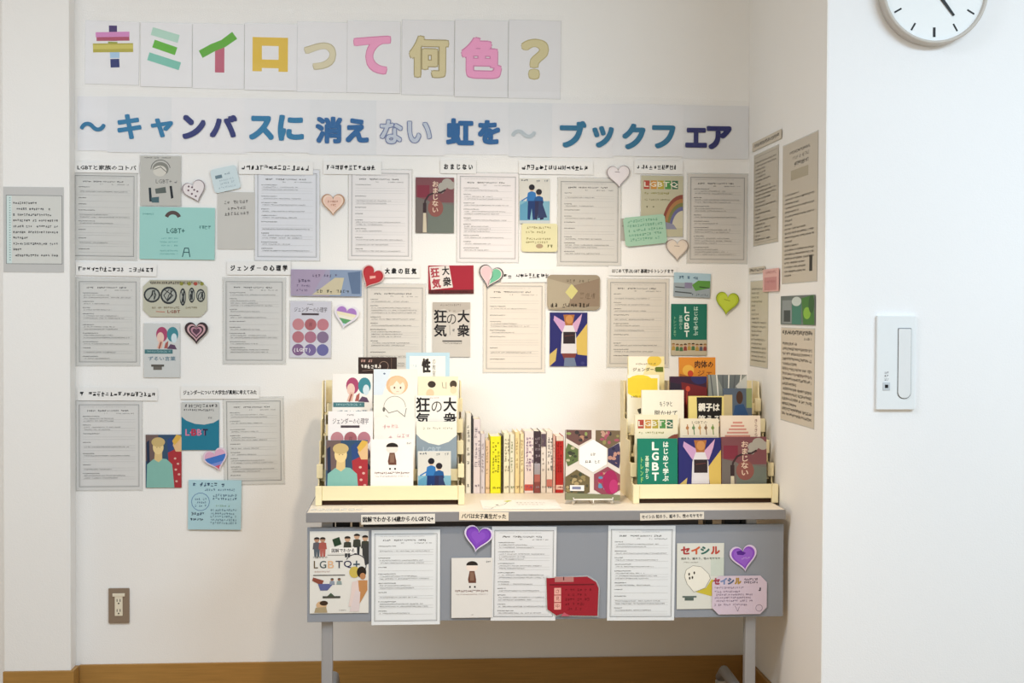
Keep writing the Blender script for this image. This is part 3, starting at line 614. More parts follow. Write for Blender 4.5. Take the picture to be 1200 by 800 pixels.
def c_easel(a):       # hexagon photo mosaic
    rr = R(40)
    a.rect(0, 0, 1, 1, '#d9cfc4')
    def hexa(cx, cy, r, cols):
        P = [(cx+r*sin(radians(60*k)), cy-r*.76*cos(radians(60*k))) for k in range(6)]; P = [(min(1, max(0, x)), min(1, max(0, y))) for x, y in P]
        a.poly(P, cols[0])
        for _ in range(26):
            ang = rr.uniform(0, 2*pi); q = r*.72*sqrt(rr.random()); x = cx+q*cos(ang); y = cy+q*.76*sin(ang)
            if 0.02 < x < .98 and .02 < y < .98: a.ell(x, y, rr.uniform(.02, .05), rr.uniform(.015, .035), rr.choice(cols), n=8)
    hexa(.24, .02, .27, ['#6a4a44', '#b08468', '#38302e', '#8a9a58', '#a83c44']); hexa(.78, .06, .27, ['#6e5c44', '#b8907c', '#2e2a2c', '#a05060', '#8c8450'])
    hexa(.04, .36, .22, ['#5c6a3c', '#8a9a68', '#3a3c2c', '#b8b08c']); hexa(.98, .36, .24, ['#3c3450', '#26243c', '#8a7a90', '#b88878'])
    hexa(.2, .78, .28, ['#6a5c3c', '#4a4430', '#8c7c50', '#a89468', '#3c4430']); hexa(.77, .74, .29, ['#8a4450', '#9c7090', '#b07c60', '#a4244e', '#5a86a8', '#c08a78'])
    a.ell(.82, .74, .14, .17, '#9c1f52'); a.ell(.88, .8, .08, .1, '#b23068'); a.poly([(0, .9), (1, .92), (1, 1), (0, 1)], '#7c7c5c')
    P = [(.5+.29*sin(radians(60*k)), .37-.235*cos(radians(60*k))) for k in range(6)]; a.poly(P, '#f2eee8')
    a.scrib(.4, .32, .64, .045, '#6a645c', rr, .3); a.scrib(.36, .43, .68, .05, '#5a544c', rr, .1)
    a.rect(.08, .79, .34, .87, '#ece6e0'); a.rect(.12, .81, .28, .85, '#7a7e98')
def c_dark(a): a.rect(0, 0, 1, 1, '#33231f'); a.scrib(.06, .04, .4, .05, '#e0b0a4', R(41)); a.scrib(.06, .13, .62, .07, '#efe6dc', R(42), 0, .25); a.arc(.66, .16, .12, 0, 360, .002, '#8c7468'); a.line([(.86, 0), (.86, .4)], .0016, '#6a5448'); a.line([(.1, .25), (.5, .22)], .0015, '#8a7468')
def c_sei(a): a.rect(0, 0, 1, 1, '#b9d6e4'); a.rect(.08, .06, .9, 1, '#f2f0e8'); a.text('性', .36, .1, .56, .34, '#2a2420', .04); a.vtext('の教室', .6, .1, .68, .4, '#6a645c'); a.scrib(.8, .1, .86, .03, '#555', R(43)); a.scrib(.1, .2, .24, .04, '#a8c4d4', R(44))
def c_faces(a):
    a.rect(0, 0, 1, 1, '#efe4c8'); a.ell(.3, .3, .1, .08, '#e8c8a4'); a.ell(.34, .14, .1, .06, '#3a3028'); a.ell(.88, .14, .09, .07, '#4a3e30'); a.ell(.88, .24, .08, .07, '#ecd2ae'); a.line([(.6, .1), (.62, .2), (.68, .2)], .0015, '#6a6050'); a.line([(.7, .1), (.7, .22)], .0015, '#6a6050'); a.ell(.6, .5, .2, .1, '#dfc49c')
def c_manga(a):
    a.rect(0, 0, 1, 1, '#eeeae2'); a.poly([(0, 0), (.4, 0), (.2, .4), (0, .45)], '#d9e4ee'); a.ell(.53, .25, .25, .15, '#dfb890'); a.ell(.54, .28, .17, .115, '#f6e2ce')
    a.poly([(.33, .27), (.38, .15), (.54, .11), (.7, .15), (.75, .27), (.66, .2), (.6, .24), (.52, .18), (.44, .25)], '#e6c49c'); a.ell(.47, .29, .018, .018, '#5c4030'); a.ell(.61, .29, .018, .018, '#5c4030'); a.line([(.51, .35), (.57, .35)], .001, '#a8685c')
    a.scrib(.1, .405, .9, .025, '#a090b8', R(45)); a.ell(.24, .07, .025, .014, '#6a7a94')
def c_sketch(a):
    a.arc(.5, .2, .26, 180, 360, .0016, '#8c867c'); a.line([(.24, .2), (.36, .3), (.56, .26), (.74, .36), (.78, .22)], .0022, '#6c6860'); a.line([(.28, .34), (.4, .4), (.6, .38)], .0014, '#8c867c'); a.ell(.24, .24, .03, .04, '#6a6860'); a.scrib(.5, .44, .66, .03, '#aaa294', R(46))
def c_hand(a): a.scrib(.2, .12, .7, .08, '#dca8a8', R(47), .1, .12, -.04); a.scrib(.35, .28, .9, .08, '#cfa0a4', R(48), .1, .12, -.04); a.scrib(.3, .42, .6, .07, '#d9b0b0', R(49), .1, .12, -.04)
def c_curve(a):
    a.rect(0, 0, 1, 1, '#8c9aa4'); a.poly([(0, 0), (1, 0), (1, .24), (.8, .36), (.55, .42), (.3, .38), (.1, .3), (0, .22)], '#f0ecdc'); a.scrib(.16, .1, .9, .04, '#8a8470', R(50)); a.text('LGBT', .16, .45, .6, .58, '#aab6be', .03)
def c_yellowtitle(a): a.rect(0, 0, 1, 1, '#efe0a8'); a.poly([(0, 0), (.6, 0), (.3, .5), (0, .6)], '#f6ecd8'); a.ell(.72, .08, .2, .1, '#e6c44c'); a.scrib(.2, .12, .8, .035, '#5a4a20', R(51)); a.text('ジェンダー革命', .12, .2, .96, .27, '#4a4420', .03); a.rect(.76, .19, .97, .28, '#5f7020'); a.line([(.62, .34), (.66, .42), (.72, .44), (.66, .46)], .002, '#4a443c')
def c_orange(a): a.rect(0, 0, 1, 1, '#d88a2e'); a.ell(.24, .24, .16, .1, '#e6b048'); a.ell(.3, .3, .08, .06, '#c8482c'); a.text('肉体の', .42, .06, .94, .2, '#4a2c18', .03); a.text('ジェ', .5, .24, .9, .34, '#8c4420', .02); a.poly([(0, .3), (.3, .36), (.6, .44), (0, .5)], '#a8642c')
def c_yellowart(a): a.rect(0, 0, 1, 1, '#f0ecd8'); a.ell(.4, .2, .5, .2, '#ecd43c'); a.rect(.0, .06, .95, .32, '#eace38'); a.poly([(.3, .6), (.55, .55), (.6, .64), (.36, .68)], '#44443c'); a.ell(.3, .74, .08, .04, '#3c3c34'); a.scrib(.1, .36, .8, .04, '#8a7a2c', R(52))
def c_darkred(a):
    a.rect(0, 0, 1, 1, '#3a1c34'); a.poly([(.3, .1), (1, .2), (1, .7), (.4, .8)], '#6e2024'); a.ell(.8, .02, .24, .12, '#2c2c5c'); a.ell(.48, .22, .06, .05, '#c44a34'); a.line([(.46, .28), (.44, .5)], .003, '#b8402c'); a.poly([(0, .1), (.28, .14), (.2, .8), (0, .9)], '#2a2030')
def c_photohall(a): a.rect(0, 0, 1, 1, '#8f9590'); a.poly([(.2, 0), (.9, 0), (.7, .22), (.5, .34), (.35, .22)], '#6c7476'); [a.line([(.05+.16*i, 0), (.12+.13*i, .4)], .004, '#e6e6e0' if i % 2 else '#5c6064') for i in range(6)]; a.poly([(.7, .2), (1, 0), (1, .4)], '#c9ccc8')
def c_photoman(a): a.rect(0, 0, 1, 1, '#566476'); a.rect(.0, .1, .3, 1, '#c9b88c'); a.ell(.56, .14, .12, .1, '#4c3428'); a.poly([(.24, .6), (.4, .26), (.7, .24), (.96, .5), (.96, .9), (.2, .9)], '#30507c'); a.rect(.8, 0, 1, .3, '#8c9a6c')
def c_titleblack(a): a.rect(0, 0, 1, 1, '#ead888'); a.poly([(.2, .02), (.86, .02), (.84, .62), (.72, .68), (.22, .66)], '#1c1814'); a.text('親子は', .24, .12, .8, .27, '#f0ece0', .04); a.text('笑える', .24, .33, .8, .48, '#e8e4d8', .03); a.ell(.74, .5, .06, .05, '#d8a888')
def c_white(a): a.rect(0, 0, 1, 1, '#f4eedc'); a.text('もうひと', .42, .18, .72, .26, '#4a463c', .01); a.text('聞かせて', .3, .32, .84, .42, '#4a463c', .01); a.scrib(.4, .47, .86, .035, '#8c8470', R(54))
def c_illus(a):
    a.rect(0, 0, 1, 1, '#efe4cc')
    for x, c in ((.18, '#b87c4c'), (.34, '#6a8a5c'), (.5, '#c89a5c'), (.66, '#8c6a4c'), (.84, '#7c944c')): a.line([(x, .1), (x+.02, .28)], .003, c); a.ell(x, .16, .04, .03, c)
    a.text('LGBTの', .3, .04, .7, .09, '#7c6a4c'); a.line([(.05, .3), (.95, .31)], .001, '#a89a7c')
def c_pinkstripe(a):
    a.rect(0, 0, 1, 1, '#f2e4d2')
    for i in range(6): wd = .12+.05*i; a.rect(.42-wd, .1+i*.055, .42+wd, .13+i*.055, '#d8988a')
    a.vtext('きらきら', .84, .05, .93, .35, '#8a5c54', .01)

def cover_sheet(label, box, color, fn, Y=0, lay=2, tilt=0, pouch=0, cat='book cover print', **k):
    r, w_, h_ = sheet('cover_print', label, cat, box, color, Y, lay, tilt, pouch=pouch, **k)
    a = Art(w_, h_, .0007); fn(a); a.build('picture', r); return r
cover_sheet('grey sketch cover with a bowed head and dark letters, above the mint card', (165, 183, 212, 241), '#bdbcb6', c_family, pouch=.003)
cover_sheet('mint green card with a brown arch and small letters', (164, 243, 252, 304), '#9ccfc9', c_mint, lay=3, cat='card', tilt=.4)
cover_sheet('dark red and grey-green book cover with a branch and cream characters', (487, 208, 532, 273), '#6f6a66', c_charm)
cover_sheet('pale blue cover of two figures walking side by side', (609, 209, 644, 262), '#cfd2ce', c_couple_blue)
cover_sheet('olive cover with coloured letter blocks and a rainbow arc', (751, 206, 800, 277), '#bdb89c', c_rainbow, pouch=.003)
cover_sheet('pale cover of a pink-haired and a teal-haired head above a teal bar', (169, 379, 211, 442), '#cdd0d0', c_words, pouch=.002)
cover_sheet('pale lilac cover with nine pink to violet circles', (340, 353, 388, 419), '#ccccd8', c_circles, pouch=.003, tilt=.5)
cover_sheet('small crimson card with a white paper of bold characters', (502, 311, 555, 344), '#a32236', c_madness_band, tilt=-.6, cat='card')
cover_sheet('white cover with four large black brush characters on the wall', (507, 354, 551, 418), '#cdc7bf', c_madness)
cover_sheet('navy and yellow cover of a dancer with raised pink arms on the wall', (644, 366, 688, 429), '#28286a', c_dancer)
cover_sheet('dark green cover with vertical white letters on the wall', (786, 356, 828, 416), '#1c6e5c', c_green)
cover_sheet('painted cover of two short-haired people, one in a pale teal top', (171, 509, 213, 571), '#34506c', c_painting)
cover_sheet('teal and grey cover with a curved edge in the lowest wall row', (213, 471, 257, 527), '#1f7894', c_teal, tilt=0)
cover_sheet('white cover of a small black-haired boy on the table front', (529, 653, 577, 723), '#e3e1de', c_boy, Y=YP, lay=3)
cover_sheet('large white cover with drawn people and wide letters, leftmost on the table front', (363, 622, 432, 718), '#e2e1dc', c_lgbtq, Y=YP, lay=1)
cover_sheet('white cover with red and green characters and a round white face', (793, 636, 848, 713), '#d9dad2', c_seishiru, Y=YP, lay=1)

# ---- handwritten cards and memos
def card(label, box, color, fn, **k):
    cat = k.pop('cat', 'card'); name = k.pop('name', 'handwritten_card')
    r, w_, h_ = sheet(name, label, cat, box, color, **k); a = Art(w_, h_, .0007); fn(a); a.build('drawing', r); return r
def lines(seed, ys, h, c, x0=.1, x1=.9, gap=.12, slant=0, wg=.14):
    def f(a):
        rr = R(seed)
        for y in ys: a.scrib(x0+rr.uniform(0, .05), y, x1-rr.uniform(0, .2), h, c, rr, gap, wg, slant)
    return f
card('light blue tilted handwritten memo above the tall grey card', (249, 196, 280, 224), '#cddde2', lambda a: (a.rect(.14, .28, .4, .42, '#6c8490'), a.scrib(.5, .24, .8, .1, '#7890a0', R(60)), [a.scrib(.18, y, .86, .09, '#86a0ae', R(int(y*90)), .1, .1) for y in (.48, .62, .78)]), rnd=.01, lay=4, tilt=-13)
card('tall grey card with three handwritten lines at the top', (255, 225, 299, 292), '#c9c7c2', lines(61, (.16, .27, .36), .06, '#56534f', .15, .95, .1, -.05), lay=1)
card('pale yellow memo with brown writing under the two-figure cover', (611, 262, 653, 295), '#e2dcb0', lambda a: (lines(62, (.1, .26, .5, .62), .09, '#8a7a3c')(a), a.ell(.5, .8, .1, .08, '#b09a7c'), a.scrib(.72, .74, .92, .12, '#6a6a2c', R(63))), rnd=.008, lay=4)
card('pale green tilted memo overlapping the rainbow cover', (731, 253, 780, 287), '#a3c9b0', lines(64, (.1, .26, .42, .58, .74), .1, '#5a9a78', .08, .95), lay=5, tilt=-6, cut=.008)
card('grey corner of paper tucked behind the pale green memo', (727, 256, 745, 282), '#b0aba2', lambda a: a.scrib(.1, .3, .9, .1, '#8c8880', R(65)), lay=1, cat='paper', name='grey_paper')
def graffiti(a):
    rr = R(66); a.rect(.12, .02, .88, .12, '#a8a390'); a.scrib(.1, .04, .92, .07, '#3a3a38', rr, 0, .2)
    for x, wd, y0, y1 in ((.14, .26, .2, .62), (.4, .26, .18, .66), (.62, .1, .22, .7), (.76, .1, .2, .62), (.9, .14, .24, .6)):
        a.ell(x, (y0+y1)/2, wd*.5, (y1-y0)/2, '#33373a'); a.ell(x, (y0+y1)/2, wd*.4, (y1-y0)*.38, '#a9aca4')
        for _ in range(4): a.line([(x+rr.uniform(-.3, .3)*wd, y0+.08), (x+rr.uniform(-.3, .3)*wd, (y0+y1)/2), (x+rr.uniform(-.3, .3)*wd, y1-.08)], .0028, '#2c3032')
    for x in (.6, .72, .82, .92): a.ell(x, .1, .03, .05, rr.choice(('#a8483c', '#8a8a3c', '#3c3c3a')))
    a.scrib(.14, .72, .9, .06, '#8a7a5c', rr, .4); a.line([(.2, .86), (.34, .87)], .002, '#c0604c'); a.text('LGBT', .38, .82, .58, .9, '#8a4a3c', .02)
card('octagonal grey card with heavy black bubble doodles', (168, 328, 243, 371), '#bfbeac', graffiti, cut=.022, lay=3)
def ticket(a):
    a.rect(0, 0, 1, 1, '#a39fb8'); a.rect(.55, 0, 1, 1, '#8a9cb8'); a.poly([(.3, .95), (.62, .3), (.75, .3), (.7, .95)], '#c9c0a4'); a.poly([(.8, .1), (.98, .05), (.98, .9), (.86, .9)], '#5f7494')
    a.poly([(0, 0), (.5, 0), (.3, .95), (0, .95)], '#a89ab4'); a.scrib(.06, .36, .3, .13, '#4c3c60', R(67)); a.scrib(.3, .16, .66, .12, '#5a4a6c', R(68)); a.scrib(.08, .56, .3, .1, '#6a5a7c', R(69)); a.scrib(.08, .74, .26, .1, '#6a5a7c', R(70)); a.scrib(.36, .74, .84, .14, '#3c4438', R(71), .2)
card('wide purple and blue ticket-shaped card with writing', (341, 316, 424, 347), '#a49cb4', ticket, lay=4, cut=.006, tilt=.3)
def brown(a):
    a.poly([(.0, .1), (.5, .3), (.4, .9), (.02, .98)], '#aea28c'); a.poly([(.5, .3), (.98, .1), (.98, .9), (.4, .9)], '#8f7c68'); a.poly([(.46, .26), (.58, .46), (.46, .7), (.34, .5)], '#cfc784')
    a.scrib(.3, .12, .84, .1, '#5c4c3c', R(72), .1, .1); a.scrib(.06, .8, .8, .13, '#3c3228', R(73), .2, .2); a.scrib(.6, .5, .95, .2, '#6c5a48', R(74), 0, .1)
card('brown rounded memo with a pale diamond in the middle', (641, 322, 703, 363), '#9c8f7a', brown, lay=4, rnd=.016, tilt=0)
def landscape(a):
    a.rect(0, 0, 1, .42, '#a9c6d4'); a.rect(0, .42, 1, 1, '#98a4ac'); a.poly([(.5, .5), (.66, .3), (.99, .3), (.99, .6), (.6, .74)], '#5c9444'); a.poly([(.3, .4), (.5, .4), (.5, .64), (.3, .64)], '#86809c'); a.scrib(.12, .12, .7, .14, '#4c6c8c', R(75), .1, .2); a.line([(.04, .6), (.3, .62)], .003, '#3c4446'); a.line([(.04, .8), (.5, .84)], .004, '#4a5254'); a.line([(.7, .56), (.97, .6)], .003, '#2c3c30'); a.scrib(.5, .84, .95, .1, '#5a6870', R(76))
card('small blue, grey and green landscape card above the dark green cover', (789, 320, 832, 348), '#a9c6d4', landscape, lay=4, tilt=2)
def bluememo(a):
    a.scrib(.08, .05, .8, .08, '#2c4a70', R(77), .3, .2); a.scrib(.3, .17, .9, .05, '#46688c', R(78)); a.arc(.23, .44, .17, 0, 360, .0022, '#6a8cb4')
    for y in (.36, .43, .5): a.scrib(.12, y, .36, .045, '#486a90', R(int(y*100)))
    for y in (.28, .35): a.scrib(.46, y, .94, .055, '#3c5c80', R(int(y*200)))
    a.scrib(.52, .5, .8, .04, '#8ab48c', R(79)); a.scrib(.06, .65, .34, .06, '#2c3c5c', R(80), .2, .22); a.scrib(.04, .77, .3, .05, '#2c3c5c', R(81), .3, .22)
    for y in (.58, .65, .71, .78, .84): a.scrib(.42, y, .94, .05, '#4a6a84', R(int(y*300)), .1, .13)
card('light blue memo with dense writing and a drawn circle, lowest on the wall', (221, 562, 283, 620), '#aed3de', bluememo, lay=4, tilt=.8)
def redcard(a):
    a.rect(.16, .0, .52, .13, '#b8807c'); a.line([(.33, 0), (.33, .09)], .003, '#5a2024'); a.line([(.06, .2), (.92, .2)], .004, '#6e1420')
    for y, g in ((.28, 'さ'), (.47, '見'), (.66, '中')): a.rect(.15, y, .28, y+.17, '#e8aca0'); a.text(g, .18, y+.03, .25, y+.13, '#8a3c34')
    for y in (.3, .42, .54, .66, .78): a.scrib(.36, y, .9, .07, '#7a1420', R(int(y*50)), .35, .16)
    a.poly([(.28, 1), (.34, .9), (.42, .97), (.46, 1)], '#c0586a')
r = card('red notched card with three small pink squares on the table front', (640, 675, 701, 721), '#9c1c2e', redcard, Y=YP, lay=4, pts=[(0, .03), (.78, .0), (.95, .14), (1, .3), (.98, 1), (.45, .98), (.35, .92), (.2, .98), (.02, .82)], pouch=.004)
def lilac(a):
    for i, (ch, c) in enumerate((('セ', '#a04050'), ('イ', '#7a8ab4'), ('シ', '#5c6c8c'), ('ル', '#b08c3c'))): a.text(ch, .02+i*.13, .05, .14+i*.13, .22, c, .06)
    a.scrib(.58, .06, .84, .06, '#5c5464', R(82), 0, .2); a.scrib(.58, .14, .84, .06, '#5c5464', R(83), 0, .2); a.scrib(.84, .3, .97, .1, '#3c3440', R(84), .3, .24)
    for y in (.28, .38, .46, .54, .62, .72): a.scrib(.04, y, rr_.uniform(.5, .9), .055, '#7c6a84', R(int(y*70)), .1, .13)
    a.line([(.42, .78), (.47, .92), (.5, .8)], .001, '#6c5c74'); a.arc(.86, .84, .06, 0, 360, .001, '#6c5c74')
rr_ = R(90)
card('lilac card with clipped corners and colourful characters at the right of the table front', (834, 674, 898, 719), '#d2c2d2', lilac, Y=YP, lay=3, cut=.02)
# column notice
def notice(a):
    a.rect(.05, .1, .97, .9, '#d3d4d0'); a.rect(.05, .1, .14, .9, '#cfe0df'); a.frame(.05, .1, .97, .9, .0016, '#6f7274'); rr = R(91)
    for i in range(26): a.rect(.1, .125+i*.029, .12, .135+i*.029, '#7f9c9c')
    for i, (s, e) in enumerate(((.16, .55), (.18, .8), (.16, .82), (.16, .9), (.16, .92), (.16, .93), (.16, .42), (.16, .92), (.16, .32), (.16, .92))): a.scrib(s, .175+i*.068, e, .028, '#3c3e42' if i % 3 else '#26282c', rr, .08, .2)
card('laminated lined notice alone on the white column at the far left', (4, 219, 75, 319), '#c3c3c2', notice, Y=-.07, cat='notice', name='laminated_notice')

# ------------------------------------------------------------------ papers on the side wall of the niche
def s_text(seed, y0, n, ink='#4c4844', frame=False):
    def f(a):
        rr = R(seed)
        if frame: a.frame(.04, .03, .96, .97, .001, '#8a8478')
        y = y0
        for i in range(n):
            a.scrib(.08, y, rr.choice((.3, .5, .7, .92, .92)), (.97-y0)/n*.5, ink, rr, .08, .2); y += (.97-y0)/n
    return f
def side2(label, xa, ya, xb, zspan_px, color, fn, **k):
    """left edge xa, top ya there, right edge xb; zspan_px is the height in px at the left edge"""
    a = atX(xa, ya, XR); a2 = atX(xa, ya+zspan_px, XR); b = atX(xb, 400, XR)
    # make the box from world points
    name = k.pop('name', 'worksheet'); cat = k.pop('cat', 'notice'); lay = k.pop('lay', 0); pouch = k.pop('pouch', .003)
    w_ = abs(a.y-b.y); h_ = a.z-a2.z; c = Vector((XR-(.0008+lay*.0014), (a.y+b.y)/2, (a.z+a2.z)/2))
    r = thing(name, label, cat, c, (0, 0, -pi/2)); ol = outline_rect(w_, h_)
    MB().prism(ol, 'y', 0, -.0005, mat(color, .5, var=.015, scale=25)).build('paper', r)
    if pouch: MB().prism([(x*(1+2*pouch/w_), z*(1+2*pouch/h_)) for x, z in ol], 'y', .0004, .0001, POUCH).build('clear_film', r)
    A = Art(w_, h_, .0006); fn(A); A.build('printed_text', r); return r
side2('heading strip above the inner top worksheet on the niche side wall', 883, 168, 915, 10, '#cfc6b6', lambda a: a.scrib(.06, .25, .94, .45, '#2c2824', R(92), 0, .22), lay=2, name='heading_strip', cat='label', pouch=0)
side2('narrow worksheet nearest the corner at the top of the niche side wall', 884, 183, 911, 105, '#c2baac', s_text(93, .08, 22, '#5c564c', True))
side2('tall worksheet with large handwriting on the niche side wall', 918, 172, 957, 160, '#c8bfb0', lambda a: (a.scrib(.2, .06, .8, .022, '#4c463e', R(94), 0, .2), a.scrib(.3, .1, .85, .03, '#5c5448', R(95), .1, .12), a.scrib(.35, .145, .8, .03, '#3c362e', R(96), .1, .2), a.rect(.25, .2, .75, .27, '#b0a690'), s_text(97, .36, 20, '#3a342c')(a), a.rect(.8, .82, .88, .93, '#2c2824')))
side2('heading strip at the corner in the second row of the niche side wall', 879, 314, 897, 7, '#cfc6b6', lambda a: a.scrib(.06, .2, .94, .5, '#3c362e', R(98), 0, .22), lay=2, name='heading_strip', cat='label', pouch=0)
side2('pale worksheet nearest the corner in the second row of the niche side wall', 880, 330, 900, 98, '#c9c2ae', s_text(99, .08, 18, '#77705c'))
side2('pink sticky note with a darker square on the niche side wall', 896, 316, 914, 26, '#dfb0ac', lambda a: (a.rect(.1, .36, .88, .94, '#c98c8c'), a.scrib(.2, .08, .9, .14, '#b86c70', R(100), .1), a.scrib(.2, .5, .8, .12, '#b06c74', R(101))), lay=3, name='sticky_note', cat='sticky note', pouch=0)
side2('handwritten sheet with bold black lines low on the niche side wall', 916, 384, 955, 107, '#d2c8b8', lambda a: (a.scrib(.04, .02, .96, .05, '#2c2824', R(102), 0, .28), a.scrib(.7, .09, .92, .03, '#4c443c', R(103)), [a.scrib(.05, .15+i*.054, (.95 if i % 4 else .5), .034, ('#2e2822', '#5c3c34')[i == 6], R(104+i), .05, .22) for i in range(15)]))
side2('small photo of green plants above the bold handwriting on the niche side wall', 916, 347, 956, 33, '#6f7a76', lambda a: (a.rect(0, 0, 1, .9, '#66706e'), a.rect(.05, .15, .34, .95, '#8c9496'), a.rect(.1, .5, .3, .9, '#3c4446'), a.rect(.35, .2, .62, .98, '#3f8070'), a.ell(.48, .2, .14, .16, '#c9d4d0'), a.poly([(.62, .1), (.96, .0), (.98, .98), (.68, .98)], '#3f7a34'), a.ell(.78, .6, .1, .2, '#86b83c'), a.ell(.9, .3, .08, .3, '#2c5c2c')), lay=1, name='photo_print', cat='photo', pouch=0)

# ------------------------------------------------------------------ wall clock (quarter to five)
cl0 = at(1096.5, -13, YF-.04)
fr_mm = (at(1150, -13, YF-.04)-at(1096.5, -13, YF-.04)).x/53.5     # metres per px on the face
clock = thing('wall_clock', 'round white wall clock with a light grey rim, its top cut by the frame', 'clock', (cl0.x, YF-.001, cl0.z))
RR = 62.5*fr_mm
MB().lathe([(RR*.96, 0), (RR, -.004), (RR, -.036), (RR*.985, -.041), (RR*.94, -.041), (RR*.93, -.034), (RR*.93, -.030)], mat('#c4bfb8', .4, var=.02), 96).build('rim', clock)
MB().lathe([(RR*.94, -.029), (RR*.94, -.032)], mat('#eef2f4', .6, var=.01), 96).build('dial', clock)
for k in range(12):
    a = radians(30*k); r1 = 54*fr_mm; r0 = (43 if k % 3 == 0 else 44.5)*fr_mm; t = (3.1 if k % 3 == 0 else 2.0)*fr_mm/2
    u = Vector((sin(a), 0, cos(a))); n = Vector((cos(a), 0, -sin(a)))
    mb = MB(); mb.prism([((u*r0+n*t).x, (u*r0+n*t).z), ((u*r1+n*t).x, (u*r1+n*t).z), ((u*r1-n*t).x, (u*r1-n*t).z), ((u*r0-n*t).x, (u*r0-n*t).z)], 'y', -.0318, -.0326, BLACK).build('hour_mark', clock)
def hand(ang, L, t0, t1, y, nm):
    a = radians(ang); u = Vector((sin(a), 0, cos(a))); n = Vector((cos(a), 0, -sin(a))); P = [u*-.02+n*t0, u*L+n*t1, u*L-n*t1, u*-.02-n*t0]
    MB().prism([(p.x, p.z) for p in P], 'y', y, y-.001, BLACK).build(nm, clock)
hand(142.4, 37*fr_mm, .0058, .0032, -.034, 'hour_hand'); hand(270, 50*fr_mm, .004, .0022, -.036, 'minute_hand')
MB().lathe([(.007, -.032), (.007, -.038), (.004, -.0395)], BLACK, 24).build('centre_cap', clock)

# ------------------------------------------------------------------ wall switch on the front wall
a0, sw, sh = px_sheet(1026, 369.5, 1071, 479.5, YF-.001)
swt = thing('wall_switch', 'tall white wall switch plate with a long rounded rocker on the right wall', 'switch', (a0.x, YF-.001, a0.z))
MB().box((-sw/2, -.011, -sh/2), (sw/2, 0, sh/2), mat('#e6ebee', .35, var=.01), .0018).build('plate', swt)
k_ = sw/45.0
def sp(px_, py_): return ((px_-1048.5)*k_, (424.5-py_)*k_)
def pill(x0, y0, x1, y1, rtop, rbot):
    (ax, az), (bx, bz) = sp(x0, y0), sp(x1, y1); P = []
    for cx, cz, a_, r_ in ((bx-rtop, az-rtop, 0, rtop), (ax+rtop, az-rtop, 90, rtop), (ax+rbot, bz+rbot, 180, rbot), (bx-rbot, bz+rbot, 270, rbot)):
        for q in range(7): P.append((cx+r_*cos(radians(a_+15*q)), cz+r_*sin(radians(a_+15*q))))
    return P
MB().prism(pill(1050, 385, 1066, 466, .003, .0175), 'y', -.0108, -.0116, mat('#7f8488', .5)).build('rocker_gap', swt)
MB().prism(pill(1050.8, 386, 1065.2, 465, .0025, .0165), 'y', -.011, -.0145, mat('#e2e5e7', .35, var=.01)).build('rocker', swt)
(ix, iz) = sp(1037.3, 451.5)
MB().box((ix-.010, -.0125, iz-.011), (ix+.010, -.011, iz+.011), mat('#c4ccd2', .4), .001).box((ix-.0045, -.0132, iz-.0045), (ix+.0045, -.0124, iz+.0045), BLACK, .0008).build('indicator', swt)
A = Art(.02, .03, .0112); A.scrib(.2, .0, .8, .25, '#6c7074', R(120), 0, .14); A.scrib(.2, .3, .8, .25, '#6c7074', R(121), 0, .14); A.scrib(.2, .6, .8, .25, '#6c7074', R(122), 0, .14)
o = A.build('lettering', swt); o.location = (ix, 0, iz+.026)

# ------------------------------------------------------------------ power outlet
a0, sw, sh = px_sheet(127.5, 688.5, 152, 729.5, 0)
out = thing('power_outlet', 'brown wall outlet plate with a cream double socket low on the wall', 'outlet', (a0.x, 0, a0.z))
MB().box((-sw/2, -.007, -sh/2), (sw/2, 0, sh/2), mat('#8c7a68', .45, var=.03), .003).build('plate', out)
CR = mat('#e6ddc8', .4)
s_ = sw/24.5
MB().box((-4.6*s_, -.0095, -12*s_), (4.6*s_, -.007, 15*s_), CR, .001).box((-7.2*s_, -.011, 11.2*s_), (7.2*s_, -.007, 15*s_), CR, .001).build('socket', out)
mb = MB()
for zc in (5, -7):
    for dx in (-1.8, 1.8): mb.box(((dx-.4)*s_, -.0099, (zc)*s_), ((dx+.4)*s_, -.0094, (zc+3.2)*s_), BLACK)
    mb.lathe([(.9*s_, -.0094), (.9*s_, -.0099)], BLACK, 12, c=(0, 0, (zc-2)*s_))
mb.build('slots', out)

# ------------------------------------------------------------------ folding table
xl = at(358.5, 605, YT0).x; xr = at(921, 605, YT0).x; xm = (xl+xr)/2
tb = thing('folding_table', 'grey and cream folding table with a grey front panel carrying notices', 'table', (xm, (YT0+YT1)/2, 0))
def tl(o): o.location = (-xm, -(YT0+YT1)/2, 0); return o
zu = at(640, 610.5, YT0).z
tl(MB().box((xl+.003, YT0+.003, zu), (xr-.003, YT1, TT), TOPM, .002).build('tabletop', tb))
tl(MB().box((xl, YT0, zu+.0005), (xr, YT0+.0045, TT-.0008), EDGE, .0018).box((xl, YT0+.004, zu+.0005), (xl+.0045, YT1, TT-.0008), EDGE, .0015).box((xr-.0045, YT0+.004, zu+.0005), (xr, YT1, TT-.0008), EDGE, .0015).build('edge_band', tb))
pz0, pz1 = at(640, 725.5, YP).z, at(640, 616, YP).z
px0, px1 = at(360, 670, YP).x, at(918, 670, YP).x
tl(MB().box((px0, YP, pz0), (px1, YP+.004, pz1), PANELM, .0015).box((px0, YP+.001, pz0), (px1, YP+.014, pz0+.012), PANELM, .003).box((px0, YP+.001, pz1-.006), (px1, YP+.012, pz1), PANELM, .002).build('front_panel', tb))
mb = MB()
